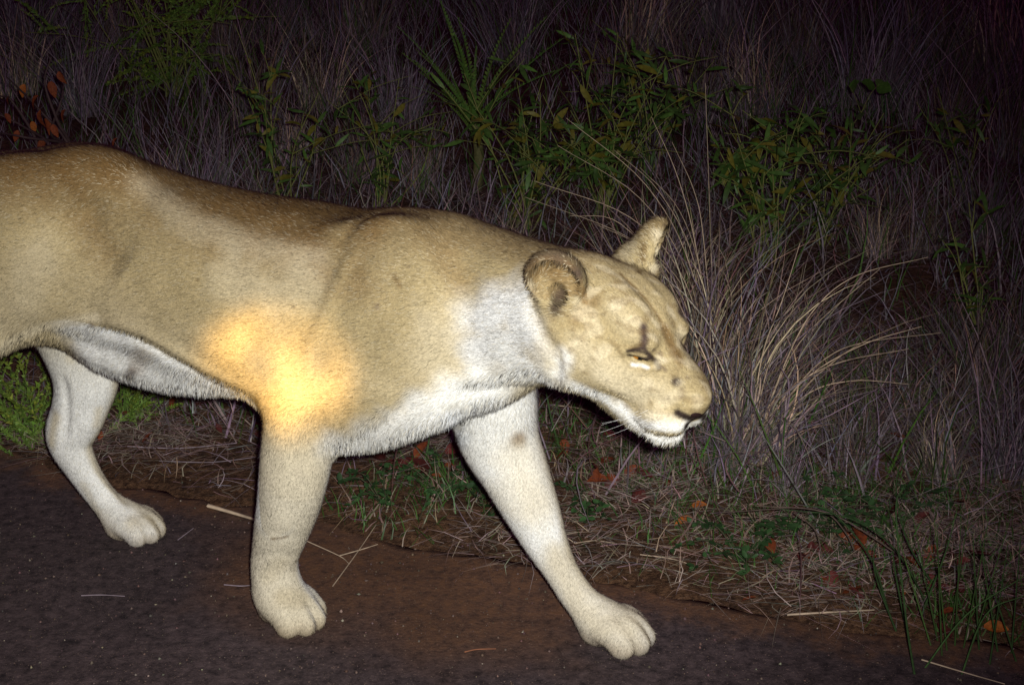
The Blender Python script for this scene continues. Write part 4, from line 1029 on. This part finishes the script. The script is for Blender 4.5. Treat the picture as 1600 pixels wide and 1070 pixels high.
FR = [frond_mesh('frond', .55, .016, 30, GREEN * 1.3, GREEN2, 1), frond_mesh('frond', .50, .015, 28, GREEN2, GREEN * 1.4, 2)]
ros = empty('spiky_plant', gpt(742, 300)); tag(ros, 'spiky green rosette plant with upright toothed fronds', 'plant')
rr_ = np.random.default_rng(8)
for i in range(24):
    a = rr_.random() * 6.283; put_leaf(FR[i % 2], 'frond', ros, (0, 0, .24 + .12 * rr_.random()), (math.cos(a) * (.25 + .75 * rr_.random()), math.sin(a) * .5, .9), rr_.normal() * .5, .55 + .6 * rr_.random())
v, f = tube(catmull([(0, 0, -.02), (.02, 0, .15), (0, 0, .34)], 4), np.linspace(.03, .02, 9), 7); mesh_obj('stem', v, f, stem_mat, ros, colors=np.tile([.09, .085, .03], (len(v), 1)))
# bright feathery plants by the hind leg
def spire_mesh(name, ln, n, col, col2, seed):
    """a soft upright spire crowded with tiny leaflets"""
    r = np.random.default_rng(seed); t = np.sort(r.random(n)); ax = np.stack([t * ln, np.zeros(n), -.18 * ln * t * t], 1)
    a = r.random(n) * 6.283; out = np.stack([.75 + .2 * r.normal(size=n), np.cos(a), np.sin(a)], 1); out /= np.linalg.norm(out, axis=1)[:, None]
    c = np.where((t > .55)[:, None], vary(col2, n, r, .35), vary(col, n, r, .35))
    V, F, C = ribbons(ax, out, (.006 + .011 * r.random(n)) * (1.25 - .6 * t), np.zeros(n), .0016 + .0012 * r.random(n), c, 2, r, side=np.cross(out, r.normal(size=(n, 3))) )
    P = [(q * ln, 0, -.18 * ln * q * q) for q in np.linspace(0, 1, 6)]; v, f = tube(P, np.linspace(.0022, .0008, 6), 4)
    V, F, C = join([(V, F, C), (v, f, np.tile(np.asarray(col) * 1.1, (len(v), 1)))])
    ob = mesh_obj(name, V, F, leaf_mat, colors=C, smooth=False); d = ob.data; bpy.data.objects.remove(ob); return d
FB = [spire_mesh('frond', .20 + .03 * i, 130, GREEN2 * (1.1 + .2 * i), np.array([.17, .23, .035]), 3 + i) for i in range(3)]
def feathery(px, py, n, label, seed, lean=0., sc=1.0):
    r = np.random.default_rng(seed); root = empty('feathery_plant', gpt(px, py)); tag(root, label, 'plant')
    for i in range(n):
        a = r.random() * 6.283; put_leaf(FB[i % 3], 'frond', root, (r.normal() * .06, r.normal() * .05, .0), (math.cos(a) * .55 + lean, math.sin(a) * .5, .5 + .6 * r.random()), r.normal() * .5, sc * (.7 + .6 * r.random()))
leafy_bush(270, 150, .75, 1.35, 260, 'tall yellowish green feathery bush at the edge of the flash light', 66, FB, 14, size=1.5)
feathery(45, 690, 34, 'bright green feathery plant behind the lioness\'s hind hock', 71, 0., 1.0)
feathery(195, 655, 22, 'bright green feathery plant with a long frond under the lioness\'s belly', 72, .35, .95)
feathery(10, 640, 20, 'bright green feathery plant partly under the lioness\'s near thigh', 73, -.2, .9)
# low broad-leaved weeds on the road edge
WL = [leaf_mesh('leaf', .015, .0045, np.array([.028, .066, .020]) * s, .1, .15, 20 + i) for i, s in enumerate((.8, 1.2, 1.6))]
def weed(px, py, rad, n, label, seed):
    r = np.random.default_rng(seed); root = empty('trailing_weed', gpt(px, py)); tag(root, label, 'weed')
    for i in range(max(4, n // 12)):
        a = r.random() * 6.283; e = np.array([math.cos(a) * rad, math.sin(a) * rad, .02 + .05 * r.random()]); P = catmull([(0, 0, 0), e * .5 + [0, 0, .04], e], 5)
        v, f = tube(P, np.linspace(.0022, .001, len(P)), 4); mesh_obj('stem', v, f, stem_mat, root, colors=np.tile([.05, .05, .025], (len(v), 1)))
        for k in range(20):
            q = P[1 + r.integers(len(P) - 1)]; put_leaf(WL[r.integers(3)], 'leaf', root, q, (r.normal(), r.normal(), .25 * r.normal() + .15), r.normal() * .4, .8 + .8 * r.random())
weed(690, 775, .17, 120, 'dark green trailing weed between the lioness\'s two forelegs', 81)
weed(760, 810, .12, 70, 'small trailing weed at the brown sand, beside the far foreleg', 82)
weed(920, 810, .13, 70, 'dark trailing weed just in front of the far foreleg', 83)
weed(1160, 880, .16, 110, 'dark green trailing weed on the grey straw by the asphalt', 84)
weed(1260, 830, .20, 130, 'wide dark green weed behind the grey straw', 85)
weed(600, 790, .11, 60, 'small green weed behind the near foreleg on bare soil', 86)
weed(1400, 830, .18, 90, 'green weed below the bent brown stem', 87)
# ---- sedge at the near right: stiff green stems
def stems(name, label, cat, foot, paths, col, r0, r1, part='stem'):
    P0 = gpt(*foot); root = empty(name, P0); tag(root, label, cat)
    for pts, y0 in paths:
        b = gpt(*pts[0]); nrm = np.array([.15, 1.0, 0]); nrm /= np.linalg.norm(nrm)
        P = np.array([b] + [onplane(x, y, b - nrm * y0 * (i / (len(pts) - 1)), nrm) for i, (x, y) in enumerate(pts) if i]); P = catmull(P, 6) - P0
        v, f = tube(P, np.linspace(r0 * .65, r1 * .6, len(P)), 5); mesh_obj(part, v, f, stem_mat, root, colors=np.tile(np.asarray(col) * (.7 + .6 * random.random()), (len(v), 1)))
    return root
stems('green_reed', 'stiff dark green reed stems rising at the asphalt edge', 'reed', (1420, 985),
      [([(1430, 1060), (1415, 960), (1400, 800), (1412, 760)], .0), ([(1400, 985), (1375, 920), (1365, 880), (1368, 850)], 0), ([(1440, 960), (1475, 870), (1490, 820)], 0), ([(1390, 960), (1360, 870), (1300, 800), (1255, 790)], 0), ([(1450, 945), (1400, 860), (1330, 810), (1220, 795)], .02), ([(1420, 1000), (1400, 900), (1395, 860)], 0), ([(1470, 930), (1420, 850), (1400, 760), (1420, 690)], 0)], (.030, .060, .018), .0042, .0018)
stems('green_reed', 'clump of fine green reeds beside the orange dead leaves', 'reed', (1480, 990),
      [([(1480 + dx, 1000 + dy), (1480 + dx + lx * .5, 900 + dy), (1480 + dx + lx, 800 + dy * .6)], 0) for dx, dy, lx in ((0, 20, -20), (-15, 0, -40), (12, 10, 10), (25, 15, 40), (-8, 30, -8), (40, 5, 60), (5, -10, 30), (-25, 10, -60))], (.045, .085, .020), .0032, .0012)
stems('green_reed', 'crossing dark green reeds at the asphalt\'s right end', 'reed', (1560, 1000),
      [([(1560 + dx, 1015 + dy), (1560 + dx + lx * .5, 920 + dy), (1560 + dx + lx, 830 + dy * .6)], 0) for dx, dy, lx in ((0, 10, -30), (-15, 30, 30), (20, 10, 15), (30, 25, -60), (-30, 5, -10), (45, 15, 20))] + [([(1500, 1060), (1540, 960), (1600, 930)], 0), ([(1440, 1050), (1510, 960), (1600, 900)], 0)], (.035, .07, .020), .0036, .0014)
# dead sticks and stems
stems('dead_stick', 'dark forked dead stick leaning in the grass behind the muzzle', 'stick', (1530, 640), [([(1530, 645), (1500, 575), (1450, 500), (1418, 450)], 0), ([(1500, 575), (1560, 480), (1580, 440)], 0), ([(1450, 690), (1500, 600), (1545, 500)], 0)], (.055, .038, .032), .006, .003, 'branch')
stems('dried_weed', 'bent brown dead stem arching over the road edge weeds', 'stem', (1390, 890), [([(1345, 890), (1320, 830), (1270, 795), (1130, 800)], 0), ([(1470, 920), (1380, 850), (1290, 800), (1180, 790)], 0), ([(1285, 885), (1275, 830), (1240, 800)], 0)], (.10, .07, .055), .0035, .0018, 'stalk')
stems('dried_weed', 'bare dark upright stem standing between grey straw and reeds', 'stem', (1250, 940), [([(1250, 945), (1252, 880), (1248, 830)], 0)], (.06, .03, .03), .0028, .0018, 'stalk')
# rusty-leaved bush behind the rump
OL_ = [leaf_mesh('leaf', .075, .024, c, .6, .55, 40 + i, mat=dead_mat) for i, c in enumerate((ORANGE, RUST * 1.2, RUST))]
rb = empty('withered_shrub', gpt(70, 330)); tag(rb, 'withered shrub with bare dark branches and orange leaves behind the rump', 'shrub')
rq = np.random.default_rng(91)
def on_y(px, py, Y): d = ray(px, py); return CO + d * ((Y - CO[1]) / d[1])
y0 = rb.location[1]
for pts in ([(110, 240), (60, 170), (10, 120)], [(110, 240), (90, 190), (70, 130), (80, 90)], [(80, 235), (40, 200), (-10, 175)], [(110, 235), (40, 215), (-20, 205)], [(105, 235), (80, 210), (95, 160), (100, 130)], [(60, 230), (20, 160), (0, 150)]):
    P = np.array([on_y(x, y, y0 + .1 * rq.normal()) for x, y in pts]); P = catmull(np.vstack([np.array(rb.location) + [.02 * rq.normal(), 0, 0], P]), 5) - np.array(rb.location)
    v, f = tube(P, np.linspace(.010, .003, len(P)), 5); mesh_obj('branch', v, f, stem_mat, rb, colors=np.tile([.06, .035, .035], (len(v), 1)))
for px, py, s in ((38, 132, .9), (78, 128, 1.1), (92, 112, .9), (64, 172, 1.2), (70, 186, 1.1), (102, 172, .9), (184, 216, 1.0), (8, 178, .7), (60, 150, 1.0), (28, 204, .8), (70, 218, 1.0), (400, 195, .6), (82, 195, .9), (50, 190, .8), (14, 150, .7)):
    put_leaf(OL_[rq.integers(3)], 'leaf', rb, on_y(px, py, y0 + .05 * rq.normal()) - np.array(rb.location), (rq.normal() * .5, -.5, -.8), rq.normal() * .6, s * .72)
# ---- fallen leaves, each its own
FL = [leaf_mesh('fallen_leaf', .055, .017, c, .3 * s, .5, 60 + i, mat=dead_mat) for i, (c, s) in enumerate(((RUST, 1), (DRED, -1), (ORANGE, .5), (DRED * 1.6, 1), (RUST * .8, -.6)))]
HUE = ('rust brown', 'dark red', 'bright orange', 'dark red', 'rust brown')
def where(px, py):
    if py < 720 and px > 1150: return 'in the dry grass beside the dark forked stick'
    if px < 420: return 'on the soil under the lioness\'s belly'
    if px < 800: return 'in the litter between the lioness\'s forelegs'
    if px < 1065: return 'in the grass under the lioness\'s chin'
    if px < 1240: return 'on the straw in front of the dry tuft'
    if py > 925 or px > 1400: return 'among the green reeds'
    return 'under the bent brown dried weed'
def fallen(px, py, k, s):
    g = gpt(px, py); o = bpy.data.objects.new('fallen_leaf', FL[k]); COL.objects.link(o); o.location = (g[0], g[1], g[2] + .018 + .012 * random.random())
    o.rotation_euler = (random.gauss(0, .5), random.gauss(0, .5), random.random() * 6.28); o.scale = (s,) * 3; w = where(px, py); tag(o, HUE[k] + ' fallen leaf lying ' + w, 'leaf', HUE[k] + ' leaves ' + w)
for px, py, k, s in ((1082, 822, 2, .9), (1105, 800, 2, .8), (1345, 872, 0, 1.1), (1435, 872, 0, 1.2), (1415, 885, 4, .9), (1390, 820, 1, .9), (1345, 935, 0, 1.2), (1410, 940, 2, .7), (1535, 995, 2, .9), (1555, 1005, 0, .9), (1270, 875, 4, .8), (1260, 885, 3, .9), (1310, 850, 0, .9), (1210, 765, 0, .8),
                     (1320, 930, 3, 1.3), (1585, 735, 1, 1.1), (1560, 690, 1, .8), (985, 560, 1, .9), (1375, 495, 1, 1.0), (680, 742, 1, 1.4), (700, 735, 3, 1.2), (660, 750, 1, 1.2), (725, 725, 4, 1.0), (640, 735, 1, 1.1), (1000, 745, 4, .9), (1020, 760, 1, .9), (985, 795, 1, 1.0), (960, 770, 0, .7), (870, 730, 4, .8), (880, 700, 0, .8),
                     (300, 640, 1, 1.5), (290, 620, 3, 1.5), (330, 640, 1, 1.2), (270, 650, 4, 1.0), (395, 670, 0, 1.4), (398, 690, 3, 1.4), (360, 655, 1, 1.1), (240, 690, 4, .8), (155, 698, 0, .6), (1480, 800, 1, .8), (1180, 950, 4, .6), (1300, 905, 3, .8), (540, 760, 1, .8), (600, 740, 3, .9), (930, 770, 4, .7), (1050, 770, 0, .8), (1150, 745, 0, .7)):
    fallen(px, py, k, s)
for cx, cy, sx, sy, m in ((660, 735, 50, 18, 16), (310, 635, 60, 22, 16), (960, 740, 50, 30, 9), (1330, 870, 90, 45, 14), (1500, 900, 70, 60, 12), (1420, 640, 120, 50, 10)):
    for _ in range(m): fallen(random.gauss(cx, sx), random.gauss(cy, sy), random.choice((1, 1, 3, 3, 4, 0)), .5 + .6 * random.random())
# ---- straws on the road and its edge, each its own
def straw(pts, label, r0=.0016, col=STRAW, group=None):
    P = np.array([ground(x, y, .006) if verge_dist(*ground(x, y)[:2]) < 0 else gpt(x, y) + [0, 0, .015] for x, y in pts]); c = P[0].copy(); P = catmull(P, 5) - c
    v, f = tube(P, np.linspace(r0, r0 * .6, len(P)), 4); o = mesh_obj('straw', v, f, blade_mat, colors=np.tile(np.asarray(col), (len(v), 1))); o.location = c; tag(o, label, 'straw', group)
straw([(520, 915), (560, 860), (588, 828)], 'longest pale straw lying behind the near front paw')
straw([(475, 843), (530, 868), (545, 880)], 'short straw crossing under a longer one behind the near foreleg')
straw([(530, 868), (565, 858), (590, 850)], 'short straw pointing away from the near foreleg')
straw([(127, 930), (160, 929), (195, 931)], 'grey straw alone on the dark asphalt behind the hind paw', col=GREY)
straw([(350, 913), (375, 915), (392, 914)], 'grey straw touching the back of the near front paw', col=GREY)
straw([(278, 843), (302, 825)], 'small straw in front of the hind paw', col=GREY)
straw([(726, 1018), (745, 1014), (775, 1013)], 'reddish straw on the brown sand beyond the far front paw', col=(.30, .12, .06))
straw([(1230, 960), (1290, 966), (1365, 962)], 'thick pale straw on the sandy edge below the grey thatch', .003)
straw([(1440, 1030), (1500, 1048), (1570, 1068)], 'long pale straw at the foot of the reeds', .002)
straw([(200, 705), (280, 708), (370, 700)], 'long grey straw along the asphalt edge behind the hind leg', .002, GREY * 1.2)
straw([(250, 728), (330, 730), (400, 722)], 'grey straw on bare sand beneath the belly', .0016, GREY)
straw([(325, 790), (360, 800), (400, 812)], 'flattened pale straw bundle behind the near foreleg', .006, STRAW * 1.1)
straw([(1000, 875), (1050, 882), (1090, 895)], 'pale straw lying on the soil in front of the far foreleg', .0016)
straw([(900, 857), (930, 853), (960, 857)], 'short pale straw behind the far foreleg\'s wrist', .0016)
straw([(865, 640), (920, 650), (985, 690), (1060, 750)], 'long bent straw crossing the grass under the lioness\'s chin', .0018)
# ---- grit on the asphalt
r = np.random.default_rng(99); n = 5200
X = r.uniform(-1.6, 1.4, n); Y = r.uniform(2.15, 3.7, n); k = verge_dist(X, Y) < .1; X, Y = X[k], Y[k]; n = len(X); s = .0012 + .0035 * r.random(n) ** 4
oc = np.array([(1, 0, 0), (0, 1, 0), (-1, 0, 0), (0, -1, 0), (0, 0, .8), (0, 0, -.5)], float); of = np.array([(0, 1, 4), (1, 2, 4), (2, 3, 4), (3, 0, 4), (1, 0, 5), (2, 1, 5), (3, 2, 5), (0, 3, 5)])
V = (oc[None] * (1 + .3 * r.normal(size=(n, 6, 1)))) * s[:, None, None] + np.stack([X, Y, np.maximum(ground_z(X, Y), -.002) + s * .3], 1)[:, None]
F = (of[None] + (np.arange(n) * 6)[:, None, None]).reshape(-1, 3)
c = np.where((r.random(n) < .12)[:, None], vary([.22, .18, .13], n, r, .4), vary([.09, .06, .05], n, r, .5))
tag(mesh_obj('road_grit', V.reshape(-1, 3), F, stem_mat, colors=np.repeat(c, 6, 0), smooth=False), 'fine grit scattered over the asphalt', 'grit', kind='stuff')
